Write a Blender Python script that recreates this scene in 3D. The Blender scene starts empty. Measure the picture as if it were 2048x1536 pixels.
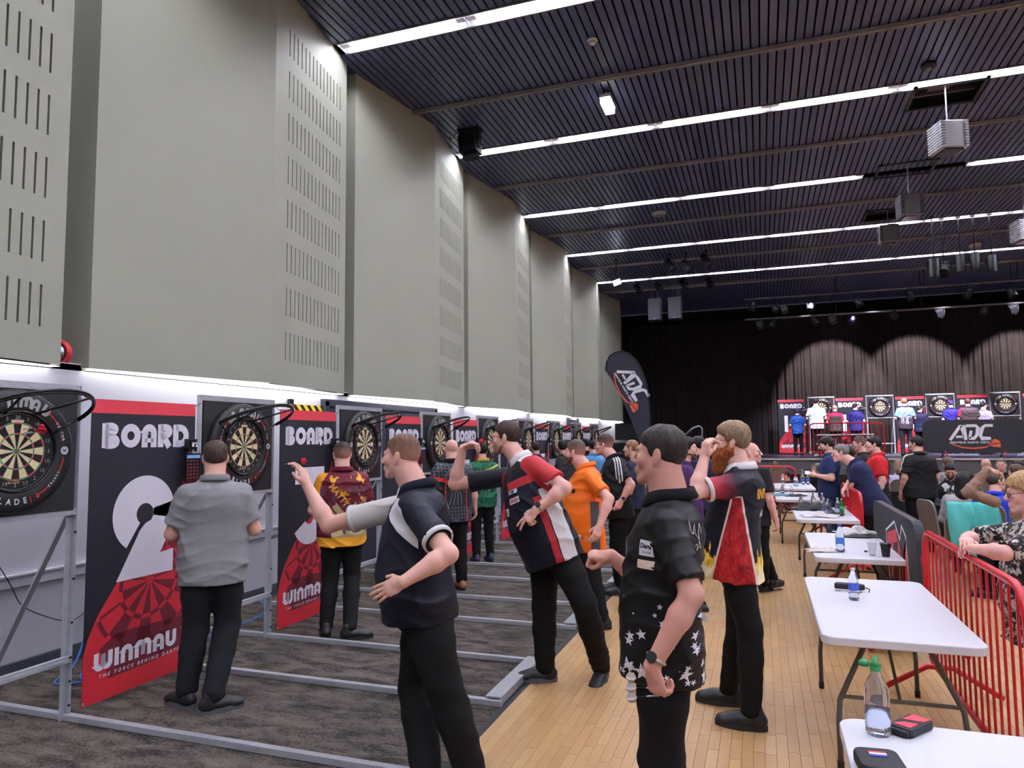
import bpy, bmesh, math, random
import numpy as np
from mathutils import Vector, Matrix
from mathutils.bvhtree import BVHTree
random.seed(7)
rng = np.random.default_rng(11)
S = bpy.context.scene
C = S.collection
PI = math.pi

# ------------------------------------------------------------------ camera, world, exposure
FPX, YAW, PITCH, ROLL, CAMZ = 1412.96, 0.3377034, 0.0775447, -0.0100944, 1.78
def cam_axes():
    f = Vector((-math.sin(YAW)*math.cos(PITCH), math.cos(YAW)*math.cos(PITCH), math.sin(PITCH)))
    r = Vector((math.cos(YAW), math.sin(YAW), 0)); u = r.cross(f)
    return (math.cos(ROLL)*r+math.sin(ROLL)*u, -math.sin(ROLL)*r+math.cos(ROLL)*u, f)
CR, CU, CF = cam_axes()
cd = bpy.data.cameras.new('camera'); cam = bpy.data.objects.new('camera', cd); C.objects.link(cam)
cd.sensor_width = 36; cd.lens = FPX/2048*36; cd.clip_start = .05; cd.clip_end = 200
cam.matrix_world = Matrix(((CR.x, CU.x, -CF.x, 0), (CR.y, CU.y, -CF.y, 0), (CR.z, CU.z, -CF.z, CAMZ), (0, 0, 0, 1)))
S.camera = cam
w = bpy.data.worlds.new('hall_ambient'); S.world = w; w.use_nodes = True
w.node_tree.nodes['Background'].inputs[0].default_value = (.55, .58, .8, 1)
w.node_tree.nodes['Background'].inputs[1].default_value = .025
S.view_settings.view_transform = 'Standard'; S.view_settings.look = 'None'
S.view_settings.gamma = 1; S.view_settings.use_curve_mapping = False
S.view_settings.exposure = 1.3
TUBE = 44.0      # radiance of the fluorescent tubes
COVE = 1.9       # radiance of the lit soffit under the acoustic panels
LED = 9.0        # radiance of the board light hoops

def at(x, y, Y):
    """point of the hall at depth Y that is seen at photo pixel x, y"""
    d = CF*FPX + CR*(x-1024) - CU*(y-768); t = Y/d.y
    return Vector((d.x*t, Y, CAMZ+d.z*t))
def atz(x, y, z):
    d = CF*FPX + CR*(x-1024) - CU*(y-768); t = (z-CAMZ)/d.z
    return Vector((d.x*t, d.y*t, z))

# ------------------------------------------------------------------ materials
def srgb(r, g, b):
    f = lambda c: (c/255/12.92 if c/255 <= .04045 else ((c/255+.055)/1.055)**2.4)
    return (f(r), f(g), f(b), 1)
class X:
    """node expression: operators build Math nodes"""
    def __init__(s, nt, k): s.nt, s.k = nt, k
    def _m(s, op, *a):
        n = s.nt.nodes.new('ShaderNodeMath'); n.operation = op
        for i, v in enumerate((s,)+a):
            if isinstance(v, X): s.nt.links.new(v.k, n.inputs[i])
            else: n.inputs[i].default_value = v
        return X(s.nt, n.outputs[0])
    def __add__(s, o): return s._m('ADD', o)
    __radd__ = __add__
    def __sub__(s, o): return s._m('SUBTRACT', o)
    def __rsub__(s, o): return (s*-1)+o
    def __mul__(s, o): return s._m('MULTIPLY', o)
    __rmul__ = __mul__
    def __truediv__(s, o): return s._m('DIVIDE', o)
    def __gt__(s, o): return s._m('GREATER_THAN', o)
    def __lt__(s, o): return s._m('LESS_THAN', o)
    def sin(s): return s._m('SINE')
    def abs(s): return s._m('ABSOLUTE')
    def frac(s): return s._m('FRACT')
    def floor(s): return s._m('FLOOR')
    def pow(s, o): return s._m('POWER', o)
    def mx(s, o): return s._m('MAXIMUM', o)
    def mn(s, o): return s._m('MINIMUM', o)
    def clip(s): n = s._m('ADD', 0.0); n.k.node.use_clamp = True; return n
    def ramp(s, a, b): return ((s-a)/(b-a)).clip()
class M:
    """a Principled material with helpers for procedural inputs"""
    def __init__(s, name, col=(200, 200, 200), rough=.6, metal=0.0, spec=.5):
        s.m = bpy.data.materials.new(name); s.m.use_nodes = True; s.nt = s.m.node_tree
        s.b = s.nt.nodes['Principled BSDF']; s.set('Base Color', srgb(*col)); s.set('Roughness', rough)
        s.set('Metallic', metal); s.set('Specular IOR Level', spec); s.cur = srgb(*col)
    def set(s, k, v):
        if isinstance(v, X): s.nt.links.new(v.k, s.b.inputs[k])
        else: s.b.inputs[k].default_value = v
        return s
    def coord(s, kind='Object'):
        n = s.nt.nodes.new('ShaderNodeTexCoord'); return n.outputs[kind]
    def geo(s, out): return s.nt.nodes.new('ShaderNodeNewGeometry').outputs[out]
    def rnd(s): return X(s.nt, s.nt.nodes.new('ShaderNodeObjectInfo').outputs['Random'])
    def island(s): return X(s.nt, s.geo('Random Per Island'))
    def sep(s, vec):
        n = s.nt.nodes.new('ShaderNodeSeparateXYZ'); s.nt.links.new(vec, n.inputs[0])
        return [X(s.nt, n.outputs[i]) for i in range(3)]
    def attr(s, name):
        n = s.nt.nodes.new('ShaderNodeAttribute'); n.attribute_name = name; return n.outputs['Vector']
    def scaled(s, vec, sc):
        n = s.nt.nodes.new('ShaderNodeMapping'); n.inputs['Scale'].default_value = sc
        s.nt.links.new(vec, n.inputs[0]); return n.outputs[0]
    def noise(s, scale=5, detail=3, vec=None, rough=.55, dist=0):
        n = s.nt.nodes.new('ShaderNodeTexNoise'); n.inputs['Scale'].default_value = scale
        n.inputs['Detail'].default_value = detail; n.inputs['Roughness'].default_value = rough
        n.inputs['Distortion'].default_value = dist
        s.nt.links.new(vec if vec is not None else s.coord(), n.inputs['Vector']); return X(s.nt, n.outputs['Fac'])
    def voro(s, scale=5, vec=None, feature='F1', rnd=1.0, out='Distance'):
        n = s.nt.nodes.new('ShaderNodeTexVoronoi'); n.inputs['Scale'].default_value = scale; n.feature = feature
        n.inputs['Randomness'].default_value = rnd
        s.nt.links.new(vec if vec is not None else s.coord(), n.inputs['Vector']); return X(s.nt, n.outputs[out])
    def mixc(s, fac, a, b):
        n = s.nt.nodes.new('ShaderNodeMix'); n.data_type = 'RGBA'
        s.nt.links.new(fac.k, n.inputs[0])
        for v, i in ((a, 6), (b, 7)):
            if isinstance(v, tuple): n.inputs[i].default_value = v if len(v) == 4 else srgb(*v)
            else: s.nt.links.new(v, n.inputs[i])
        return n.outputs[2]
    def over(s, fac, col):
        """paint col over the colour so far, where fac is 1"""
        s.cur = s.mixc(fac, s.cur, srgb(*col) if isinstance(col, tuple) and len(col) == 3 else col)
        s.nt.links.new(s.cur, s.b.inputs['Base Color']); return s
    def bump(s, h, strength=.3, dist=.01):
        n = s.nt.nodes.new('ShaderNodeBump'); n.inputs['Strength'].default_value = strength
        n.inputs['Distance'].default_value = dist; s.nt.links.new(h.k, n.inputs['Height'])
        s.nt.links.new(n.outputs[0], s.b.inputs['Normal']); return s
    def emit(s, col, strength):
        s.set('Emission Color', srgb(*col)); s.set('Emission Strength', strength); return s
    def mottle(s, amt=.12, scale=6):
        """slight unevenness of the colour itself"""
        n = s.noise(scale, 4); c = s.cur if isinstance(s.cur, tuple) else None
        if c: s.over(n.ramp(.35, .7), tuple(max(0, v*(1-amt)) for v in c[:3])+(1,))
        return s
_mats = {}
def mat(name, *a, **k):
    if name not in _mats: _mats[name] = M(name, *a, **k).m
    return _mats[name]
def cloth_bump(m, sc=260, st=.15):
    v = m.coord(); n1 = m.noise(sc, 1, v); n2 = m.noise(9, 3, v)
    m.bump(n1*.25+n2*1.2, st, .012); return m

# ------------------------------------------------------------------ meshes and objects
def new_mesh(name, v, f, smooth=False, mats=()):
    me = bpy.data.meshes.new(name)
    if isinstance(v, np.ndarray) and isinstance(f, np.ndarray):
        n, m, k = len(v), len(f), f.shape[1]
        me.vertices.add(n); me.vertices.foreach_set('co', v.astype(np.float32).ravel())
        me.loops.add(m*k); me.loops.foreach_set('vertex_index', f.astype(np.int32).ravel())
        me.polygons.add(m); me.polygons.foreach_set('loop_start', np.arange(0, m*k, k, dtype=np.int32))
        me.update(calc_edges=True)
    else:
        me.from_pydata([tuple(p) for p in v], [], f); me.update()
    if smooth: me.polygons.foreach_set('use_smooth', np.ones(len(me.polygons), dtype=bool))
    return me
def link(o, parent=None):
    C.objects.link(o)
    if parent is not None: o.parent = parent
    return o
def tag(o, label, cat, group=None):
    o['label'] = label; o['category'] = cat
    if group: o['group'] = group
    return o
def thing(name, label, cat, loc=(0, 0, 0), rotz=0, group=None):
    o = bpy.data.objects.new(name, None); link(o); o.location = loc; o.rotation_euler = (0, 0, rotz)
    o.empty_display_size = .1
    return tag(o, label, cat, group)
def dup(root, loc, rotz=0, label=None, group=None):
    r = root.copy(); C.objects.link(r); r.location = loc; r.rotation_euler = (0, 0, rotz)
    if label: r['label'] = label
    if group: r['group'] = group
    for ch in list(root.children):
        c = ch.copy(); link(c, r)
        for g in list(ch.children): link(g.copy(), c)
    return r
class MB:
    def __init__(s): s.v = []; s.f = []
    def add(s, v, f):
        n = len(s.v); s.v += [Vector(p) for p in v]; s.f += [tuple(i+n for i in q) for q in f]; return s
    def box(s, c, d, rz=0, M4=None):
        x, y, z = (k/2 for k in d)
        P = [Vector((a*x, b*y, e*z)) for a in (-1, 1) for b in (-1, 1) for e in (-1, 1)]
        if rz: R = Matrix.Rotation(rz, 3, 'Z'); P = [R @ p for p in P]
        if M4: P = [M4 @ p for p in P]
        return s.add([Vector(c)+p for p in P], [(0, 1, 3, 2), (4, 6, 7, 5), (0, 4, 5, 1), (2, 3, 7, 6), (0, 2, 6, 4), (1, 5, 7, 3)])
    def bar(s, a, b, wd, ht=None, up=(0, 0, 1)):
        a, b = Vector(a), Vector(b); d = (b-a); L = d.length; d.normalize(); ht = ht or wd
        u = Vector(up)
        if abs(d.dot(u)) > .98: u = Vector((1, 0, 0))
        r = d.cross(u).normalized(); u = r.cross(d)
        P = [a+r*(i*wd/2)+u*(j*ht/2) for i, j in ((-1, -1), (1, -1), (1, 1), (-1, 1))]
        return s.add(P+[p+d*L for p in P], [(3, 2, 1, 0), (4, 5, 6, 7), (0, 1, 5, 4), (1, 2, 6, 5), (2, 3, 7, 6), (3, 0, 4, 7)])
    def tube(s, pts, r, n=8, closed=False, flat=None):
        pts = [Vector(p) for p in pts]; m = len(pts); rs = r if isinstance(r, (list, tuple)) else [r]*m
        rings = []; prev = None
        for i, p in enumerate(pts):
            a = pts[i-1] if (i or closed) else p; b = pts[(i+1) % m] if (i < m-1 or closed) else p
            d = (b-a).normalized()
            if prev is None:
                u = Vector((0, 0, 1)) if abs(d.z) < .9 else Vector((1, 0, 0)); u = (u-d*u.dot(d)).normalized()
            else: u = (prev-d*prev.dot(d)).normalized()
            prev = u; w_ = d.cross(u)
            rings.append([p+(u*math.cos(2*PI*k/n)+w_*math.sin(2*PI*k/n))*rs[i] for k in range(n)])
        V = [q for R in rings for q in R]; F = []
        for i in range(m if closed else m-1):
            j = (i+1) % m
            F += [(i*n+k, i*n+(k+1) % n, j*n+(k+1) % n, j*n+k) for k in range(n)]
        if not closed: F += [tuple(range(n))[::-1], tuple((m-1)*n+k for k in range(n))]
        return s.add(V, F)
    def lathe(s, prof, n=20, c=(0, 0, 0)):
        """revolve (r, z) pairs about Z"""
        V = []; F = []; c = Vector(c)
        for r, z in prof: V += [c+Vector((r*math.cos(2*PI*k/n), r*math.sin(2*PI*k/n), z)) for k in range(n)]
        for i in range(len(prof)-1): F += [(i*n+k, i*n+(k+1) % n, (i+1)*n+(k+1) % n, (i+1)*n+k) for k in range(n)]
        if prof[0][0] > 1e-4: F.append(tuple(range(n))[::-1])
        if prof[-1][0] > 1e-4: F.append(tuple((len(prof)-1)*n+k for k in range(n)))
        return s.add(V, F)
    def prism(s, poly, z0, z1, fn=None):
        """extrude a 2D outline; fn maps (a, b, c) to a point"""
        fn = fn or (lambda a, b, c: (a, b, c)); n = len(poly)
        V = [fn(a, b, z0) for a, b in poly]+[fn(a, b, z1) for a, b in poly]
        F = [tuple(range(n))[::-1], tuple(range(n, 2*n))]+[(i, (i+1) % n, n+(i+1) % n, n+i) for i in range(n)]
        return s.add(V, F)
    def mesh(s, name, smooth=False): return new_mesh(name, s.v, s.f, smooth)
    def build(s, name, m, parent=None, smooth=False, bevel=0, kind=None, loc=None):
        o = bpy.data.objects.new(name, s.mesh(name, smooth)); link(o, parent)
        if m is not None: o.data.materials.append(m)
        if bevel:
            b = o.modifiers.new('bevel', 'BEVEL'); b.width = bevel; b.segments = 2; b.limit_method = 'ANGLE'
        if kind: o['kind'] = kind
        if loc is not None: o.location = loc
        return o
def struct(o): o['kind'] = 'structure'; return o
def share(name, me, m, parent, loc=(0, 0, 0), scale=None, rot=None):
    if not me.materials: me.materials.append(m)
    o = bpy.data.objects.new(name, me); link(o, parent); o.location = loc
    if scale: o.scale = scale
    if rot: o.rotation_euler = rot
    return o
def rrect(w_, h, r, n=5, x0=0, y0=0):
    out = []
    for cx, cy, a in ((w_/2-r, h/2-r, 0), (-w_/2+r, h/2-r, 90), (-w_/2+r, -h/2+r, 180), (w_/2-r, -h/2+r, 270)):
        for k in range(n+1):
            t = math.radians(a+90*k/n); out.append((x0+cx+r*math.cos(t), y0+cy+r*math.sin(t)))
    return out
def arcpts(cx, cy, rx, ry, a0, a1, n=12):
    return [(cx+rx*math.cos(math.radians(a0+(a1-a0)*k/n)), cy+ry*math.sin(math.radians(a0+(a1-a0)*k/n))) for k in range(n+1)]

# ------------------------------------------------------------------ flat print: strokes, polygons, lettering
class Print:
    """flat print in a 2D frame (a across, b up), laid a hair above a surface by fn(a, b)"""
    def __init__(s): s.v = []; s.f = []
    def poly(s, pts):
        n = len(s.v); s.v += list(pts); s.f.append(tuple(range(n, n+len(pts)))); return s
    def stroke(s, pts, wd, closed=False):
        m = len(pts); L = []; R = []
        for i in range(m):
            a = pts[i-1] if (i or closed) else pts[i]; b = pts[(i+1) % m] if (i < m-1 or closed) else pts[i]
            dx, dy = b[0]-a[0], b[1]-a[1]; l = math.hypot(dx, dy) or 1; nx, ny = -dy/l, dx/l
            k = wd/2
            if 0 < i < m-1 or closed:
                p0, p1, p2 = pts[i-1], pts[i], pts[(i+1) % m]
                e1 = (p1[0]-p0[0], p1[1]-p0[1]); l1 = math.hypot(*e1) or 1
                c = max(.5, abs((-e1[1]*nx+e1[0]*ny)/l1)); k = wd/2/c
            L.append((pts[i][0]+nx*k, pts[i][1]+ny*k)); R.append((pts[i][0]-nx*k, pts[i][1]-ny*k))
        n = len(s.v); s.v += L+R
        for i in range(m if closed else m-1):
            j = (i+1) % m; s.f.append((n+i, n+j, n+m+j, n+m+i))
        return s
    def wedge(s, cx, cy, r0, r1, a0, a1, k=4, fn=None):
        P = arcpts(cx, cy, r1, r1, a0, a1, k)+arcpts(cx, cy, r0, r0, a1, a0, k)
        return s.poly([fn(*p) for p in P] if fn else P)
    def text(s, body, x, y, size, align='CENTER', sx=1.0, sp=1.0, shear=0.0, rot=0.0, bold=0.0):
        cu = bpy.data.curves.new('lettering', 'FONT'); cu.body = body; cu.size = size; cu.align_x = align
        cu.space_character = sp; cu.shear = shear; cu.resolution_u = 2; cu.offset = bold
        ob = bpy.data.objects.new('lettering', cu); me = ob.to_mesh()
        n = len(s.v); c, q = math.cos(rot), math.sin(rot)
        s.v += [(x+c*p.co.x*sx-q*p.co.y, y+q*p.co.x*sx+c*p.co.y) for p in me.vertices]
        s.f += [tuple(i+n for i in p.vertices) for p in me.polygons]
        ob.to_mesh_clear(); bpy.data.objects.remove(ob); bpy.data.curves.remove(cu); return s
    def glyphs(s, word, x, y, h, wd=.3, gap=.12, sx=1.0):
        """rounded heavy poster capitals drawn as strokes"""
        k = wd; r = lambda P: [(x+a*h*sx, y+b*h) for a, b in P]; S_ = lambda P: s.stroke(r(P), wd*h)
        e = k/2
        for ch in word:
            if ch == ' ': x += .4*h*sx; continue
            if ch == 'I': S_([(e, 0), (e, 1)]); wch = k
            elif ch == 'B':
                S_([(e, 0), (e, 1)]); S_([(e, 1-e*.8)]+arcpts(.42, .76, .2, .24-e*.8, 90, -90, 8)+[(e, .52)])
                S_([(e, .48)]+arcpts(.45, .27, .24, .27-e*.8, 90, -90, 8)+[(e, e*.8)]); wch = .84
            elif ch == 'O': s.stroke(r(arcpts(.5, .5, .5-e, .5-e, 0, 345, 23)), wd*h, True); wch = 1.0
            elif ch in 'AN':
                S_([(e, 0), (e, .6)]+arcpts(.4, .6, .4-e, .4-e, 180, 0, 10)+[(.8-e, 0)])
                if ch == 'A': s.stroke(r([(e, .3), (.8-e, .3)]), wd*h*.6)
                wch = .8
            elif ch == 'R':
                S_([(e, 0), (e, 1)]); S_([(e, 1-e*.9)]+arcpts(.45, .7, .22, .3-e*.9, 90, -90, 8)+[(e, .42)]); S_([(.34, .45), (.66, 0)]); wch = .8
            elif ch == 'D': S_([(e, 0), (e, 1)]); S_([(e, 1-e*.9)]+arcpts(.4, .5, .44-e*.4, .5-e*.9, 90, -90, 12)+[(e, e*.9)]); wch = .88
            elif ch == 'U': S_([(e, 1), (e, .4)]+arcpts(.4, .4, .4-e, .4-e, 180, 360, 10)+[(.8-e, 1)]); wch = .8
            elif ch == 'W':
                S_([(e, 1), (e, .35)]+arcpts(.36, .35, .36-e, .35-e, 180, 360, 10)+[(.72-e, .9)])
                S_([(.72-e, .9), (.72-e, .35)]+arcpts(1.08-k, .35, .36-e, .35-e, 180, 360, 10)+[(1.44-k-e, 1)]); wch = 1.44-k
            elif ch == 'M':
                S_([(e, 0), (e, .65)]+arcpts(.36, .65, .36-e, .35-e, 180, 0, 10)+[(.72-e, .1)])
                S_([(.72-e, .1), (.72-e, .65)]+arcpts(1.08-k, .65, .36-e, .35-e, 180, 0, 10)+[(1.44-k-e, 0)]); wch = 1.44-k
            else: wch = .5
            x += (wch+gap)*h*sx
        return x
    def build(s, name, m, parent, fn):
        o = bpy.data.objects.new(name, new_mesh(name, [fn(a, b) for a, b in s.v], s.f)); link(o, parent)
        o.data.materials.append(m); return o
# ------------------------------------------------------------------ the hall
WX, XR, YB, YF, ZC = -5.42, 14.6, -6.5, 31.2, 7.05
m_white = M('white_wall_paint', (206, 205, 214), .55); m_white.mottle(.05, 3); n = m_white.noise(60, 3); m_white.bump(n, .06, .004); m_white = m_white.m
m_panel = M('sage_grey_panel_paint', (160, 161, 145), .62); m_panel.mottle(.04, 1.5); n = m_panel.noise(35, 4); m_panel.bump(n, .05, .006); m_panel = m_panel.m
m_slotdark = mat('slot_shadow_cloth', (58, 58, 56), .9)
m_skirt = mat('charcoal_skirting_gloss', (72, 75, 86), .35)
m_dark = mat('black_void_paint', (10, 10, 14), .9)
m_doorblue = mat('slate_door_paint', (58, 61, 76), .4)
m_cove = M('soffit_diffuser', (240, 240, 245), .5).emit((255, 253, 255), COVE).m

# carpet with a knobbly mesh weave and pale streaks
mc = M('brown_mesh_carpet', (80, 72, 67), .95, spec=.2)
pos = mc.geo('Position'); sx, sy, sz = mc.sep(pos)
streak = mc.noise(1.6, 5, mc.scaled(pos, (2.2, 5.5, 1)), .62, .6); fine = mc.noise(38, 3, mc.scaled(pos, (1, 2.4, 1)))
mc.over((streak*.65+fine*.35).ramp(.42, .66), (138, 127, 116)); mc.over((streak*.5+fine*.5).ramp(.5, .33), (38, 34, 34))
ca = ((sx+sy)*(PI/.013)).sin(); cb = ((sx-sy)*(PI/.013)).sin()
cell = (ca*cb).abs(); mc.over((cell < .22)*.62, (22, 20, 22))
mc.bump(cell, .9, .004); m_carpet = mc.m

def wood(name, joined):
    m = M(name, (184, 145, 98), .33); r = m.island() if joined else m.rnd()
    v = m.geo('Position'); g = m.noise(14, 6, m.scaled(v, (9, .9, 1)), .6, .4)
    m.over(r.ramp(.55, 1.0)*.6, (202, 164, 114)); m.over(r.ramp(.35, 0)*.6, (174, 132, 86))
    m.over(g.ramp(.5, .75)*.5, (166, 124, 82)); m.over(m.noise(1.2, 4, v).ramp(.52, .72)*.35, (150, 124, 100))
    m.set('Roughness', m.noise(5, 3, v)*.25+.24); m.bump(g, .04, .002); return m.m
m_plank, m_plankfield = wood('maple_strip_single', False), wood('maple_strip_run', True)

# floor: sub-floor, carpet strip along the boards, maple strips laid one by one
CX = -1.70                                                     # edge between carpet and maple
f = MB(); f.box(((WX+XR)/2, (YB+YF)/2, -.06), (XR-WX+.4, YF-YB, .08))
floor = struct(f.build('floor', mat('subfloor', (60, 45, 34), .9)))
floor['label'] = 'hall floor of pale maple strips with a brown carpet lane by the left wall'
f = MB(); f.box(((WX+CX)/2, (YB+YF)/2, -.008), (CX-WX, YF-YB, .016)); f.build('carpet_lane', m_carpet, floor)
f = MB(); f.box((CX+.02, (YB+YF)/2, -.004), (.05, YF-YB, .014)); f.build('carpet_edge_strip', mat('black_edge_trim', (34, 33, 38), .5), floor)
PW = .062
unit = MB(); unit.box((.5, .5, -.5), (1, 1, 1)); unit = unit.mesh('plank'); unit.materials.append(m_plank)
cand = []; x = CX+.045
while x < XR:
    y = 1.6-random.random()*.8 if x < 5 else 4
    while y < 30:
        L = random.choice((.28, .36, .45, .52, .61, .74, .9)); cand.append((x, y, L)); y += L
    x += PW
def vis(x, y):
    d = Vector((x, y, -CAMZ)); c = d.dot(CF)
    if c < .5: return 0
    px, py = 1024+FPX*d.dot(CR)/c, 768-FPX*d.dot(CU)/c
    return 0 < px < 2048 and 0 < py < 1560
near = sorted([p for p in cand if vis(p[0]+.03, p[1]+p[2]/2) and p[0] < 1.1], key=lambda p: p[1])[:300]
ns = set(near); field = MB()
for x, y, L in near: share('plank', unit, m_plank, floor, (x+.0009, y+.0012, 0), (PW-.0018, L-.0024, .02))
for p in cand:
    if p in ns: continue
    x, y, L = p
    if y > 24: continue
    field.add([(x+.0009, y+.0012, 0), (x+PW-.0009, y+.0012, 0), (x+PW-.0009, y+L-.0012, 0), (x+.0009, y+L-.0012, 0)], [(0, 1, 2, 3)])
o = field.build('plank_run', m_plankfield, floor); o['kind'] = 'stuff'

# left wall: white below, acoustic panels above
f = MB(); f.box((WX-.1, (YB+YF)/2, 1.22), (.2, YF-YB, 2.44)); f.box((-5.85, (YB+YF)/2, 4.8), (.2, YF-YB, 4.9))
f.box((WX-.2, (YB+YF)/2, 2.42), (.4, YF-YB, .06))
wl = struct(f.build('wall_left', m_white)); wl['label'] = 'white lower wall with large sage acoustic panels above'
f = MB(); f.box((WX+.012, (YB+YF)/2, .74), (.035, YF-YB, .1)); f.box((WX+.02, (YB+YF)/2, .78), (.05, YF-YB, .02)); f.build('dado_rail', m_white, wl, bevel=.004)
f = MB(); f.box((WX+.012, (YB+YF)/2, .065), (.025, YF-YB, .13)); struct(f.build('baseboard_left', m_skirt, bevel=.004))
PL, PK = 3.83, 1.93
def panel_mesh():
    a = MB(); Z0, Z1 = 2.41, ZC+.02
    X0, X1, X2, XB = -5.33, -5.0, -5.30, -5.74
    a.add([(X0, 0, Z0), (X1, PK, Z0), (XB, PK, Z0), (XB, 0, Z0), (X0, 0, Z1), (X1, PK, Z1), (XB, PK, Z1), (XB, 0, Z1)],
          [(3, 2, 1, 0), (4, 5, 6, 7), (0, 1, 5, 4), (3, 0, 4, 7)])
    b = MB(); dark = MB(); L = PL-PK; P = lambda y, z, d=0: (X1+(X2-X1)*y/L-d, PK+y, z)
    ys = [0]; zs = [Z0]
    for i in range(15): y = .30+i*.0985; ys += [y, y+.02]
    for j in range(8): z = 2.69+j*.512; zs += [z, z+.33]
    ys.append(L); zs.append(Z1)
    for i in range(len(ys)-1):
        for j in range(len(zs)-1):
            y0, y1, z0, z1 = ys[i], ys[i+1], zs[j], zs[j+1]
            if i % 2 and j % 2:
                b.add([P(y0, z0), P(y1, z0), P(y1, z1), P(y0, z1), P(y0, z0, .035), P(y1, z0, .035), P(y1, z1, .035), P(y0, z1, .035)],
                      [(0, 1, 5, 4), (1, 2, 6, 5), (2, 3, 7, 6), (3, 0, 4, 7)])
            else: b.add([P(y0, z0), P(y1, z0), P(y1, z1), P(y0, z1)], [(0, 1, 2, 3)])
    dark.add([P(.2, 2.6, .036), P(L-.1, 2.6, .036), P(L-.1, 6.75, .036), P(.2, 6.75, .036)], [(0, 1, 2, 3)])
    b.add([P(L, Z0), P(L, Z1), (XB, PL, Z1), (XB, PL, Z0)], [(0, 3, 2, 1)])
    lit = MB(); lit.add([(X0, 0, Z0-.012), (X1, PK, Z0-.012), (X2, PL, Z0-.012), (WX+.004, PL, Z0-.012), (WX+.004, 0, Z0-.012)], [(4, 3, 2, 1, 0)])
    return a.mesh('solid_face'), b.mesh('slotted_face'), dark.mesh('slot_backing'), lit.mesh('soffit_light')
pm = panel_mesh()
for me, m in zip(pm, (m_panel, m_panel, m_slotdark, m_cove)): me.materials.append(m)
for k in range(-2, 7):
    y0 = 8.52+4.11*(k-1)
    if y0 > 29: continue
    e = bpy.data.objects.new('acoustic_panel', pm[0]); link(e, wl); e.location = (0, y0, 0)
    for nm, me in (('slotted_face', pm[1]), ('slot_backing', pm[2]), ('soffit_light', pm[3])):
        share(nm, me, None, e)
# door frame behind the boards, and the far door bay
d1 = MB()
for y in (7.92, 11.22): d1.box((WX+.03, y, 1.15), (.09, .09, 2.3))
d1.box((WX+.03, 9.57, 2.28), (.09, 3.39, .09)); d1 = struct(d1.build('door_1', m_doorblue, bevel=.004)); d1['label'] = 'slate grey double door set behind the boards'
for y in (8.78, 10.36):
    q = MB(); q.box((WX+.012, y, 1.1), (.045, 1.52, 2.2)); q = q.build('door_leaf', m_doorblue, d1)
    h = MB(); h.box((WX+.05, y+.5, 1.5), (.01, .22, .7)); h.build('vision_pane', mat('dark_glass', (20, 22, 30), .1), q)
d2 = MB(); d2.box((WX+.03, 20.3, 1.2), (.08, .07, 2.4)); d2.box((WX+.03, 21.5, 1.2), (.08, .07, 2.4)); d2.box((WX+.03, 20.9, 2.3), (.08, 1.2, .07))
d2 = struct(d2.build('door_2', m_doorblue)); q = MB(); q.box((WX+.01, 20.9, 1.1), (.04, 1.13, 2.2)); q.build('door_leaf', m_doorblue, d2)

# other walls (right, behind the camera, behind the curtain)
m_side = mat('far_wall_paint', (120, 118, 118), .7)
f = MB(); f.box((XR+.1, (YB+YF)/2, ZC/2), (.2, YF-YB, ZC)); struct(f.build('wall_right', m_side))
f = MB(); f.box(((WX+XR)/2, YB-.1, ZC/2), (XR-WX, .2, ZC)); struct(f.build('wall_back', m_side))
f = MB(); f.box(((WX+XR)/2, YF+.1, ZC/2), (XR-WX+.8, .2, ZC+.3)); struct(f.build('wall_front', m_dark))

# ceiling: dark void, navy slats run along the hall, light troughs across it
m_slat = M('navy_slat_paint', (76, 81, 118), .38); m_slat.over(m_slat.rnd().ramp(.3, 1)*.4, (66, 70, 104)); m_slat = m_slat.m
f = MB(); f.box(((WX+XR)/2-.2, (YB+YF)/2, ZC+.28), (XR-WX+1.2, YF-YB, .1)); ceil = struct(f.build('ceiling', m_dark))
ceil['label'] = 'dark navy slatted ceiling'
ROWS = [.15+3.87*k for k in range(-1, 7)]; SP = .112
bays = [(YB, ROWS[0])]+[(ROWS[i], ROWS[i+1]) for i in range(len(ROWS)-1)]+[(ROWS[-1], YF-.9)]
HATCH = [(2.88, 12.25, .95, .8), (2.88, 15.5, 1.0, .75), (3.0, 18.6, .9, .9), (6.2, 17.2, .9, .9)]
su = MB(); su.box((0, .5, .5), (1, 1, 1)); su = su.mesh('slat'); su.materials.append(m_slat)
nslat = 0; rest = MB()
order = sorted(bays, key=lambda b: (0 if b[0] > 3.5 else 1, b[0]))
for (b0, b1) in order:
    x = -5.72
    while x < XR:
        y0, y1 = b0+.14, b1-.14; segs = [(y0, y1)]
        for hx, hy, hw, hl in HATCH:
            if abs(x-hx) < hw/2 and y0 < hy < y1: segs = [(y0, hy-hl/2), (hy+hl/2, y1)]
        for s0, s1 in segs:
            d = Vector((x, (s0+s1)/2, ZC-CAMZ)); c = d.dot(CF); seen = c > 1 and -500 < FPX*d.dot(CR)/c+1024 < 2400
            if nslat < 300 and seen and b0 > 3.5: share('slat', su, None, ceil, (x, s0, ZC), (SP-.024, s1-s0, .02)); nslat += 1
            else: rest.box((x, (s0+s1)/2, ZC+.01), (SP-.024, s1-s0, .02))
        x += SP
o = rest.build('slat_run', m_slat, ceil); o['kind'] = 'stuff'
m_rail = mat('grey_lighting_track', (138, 132, 134), .5)
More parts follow.
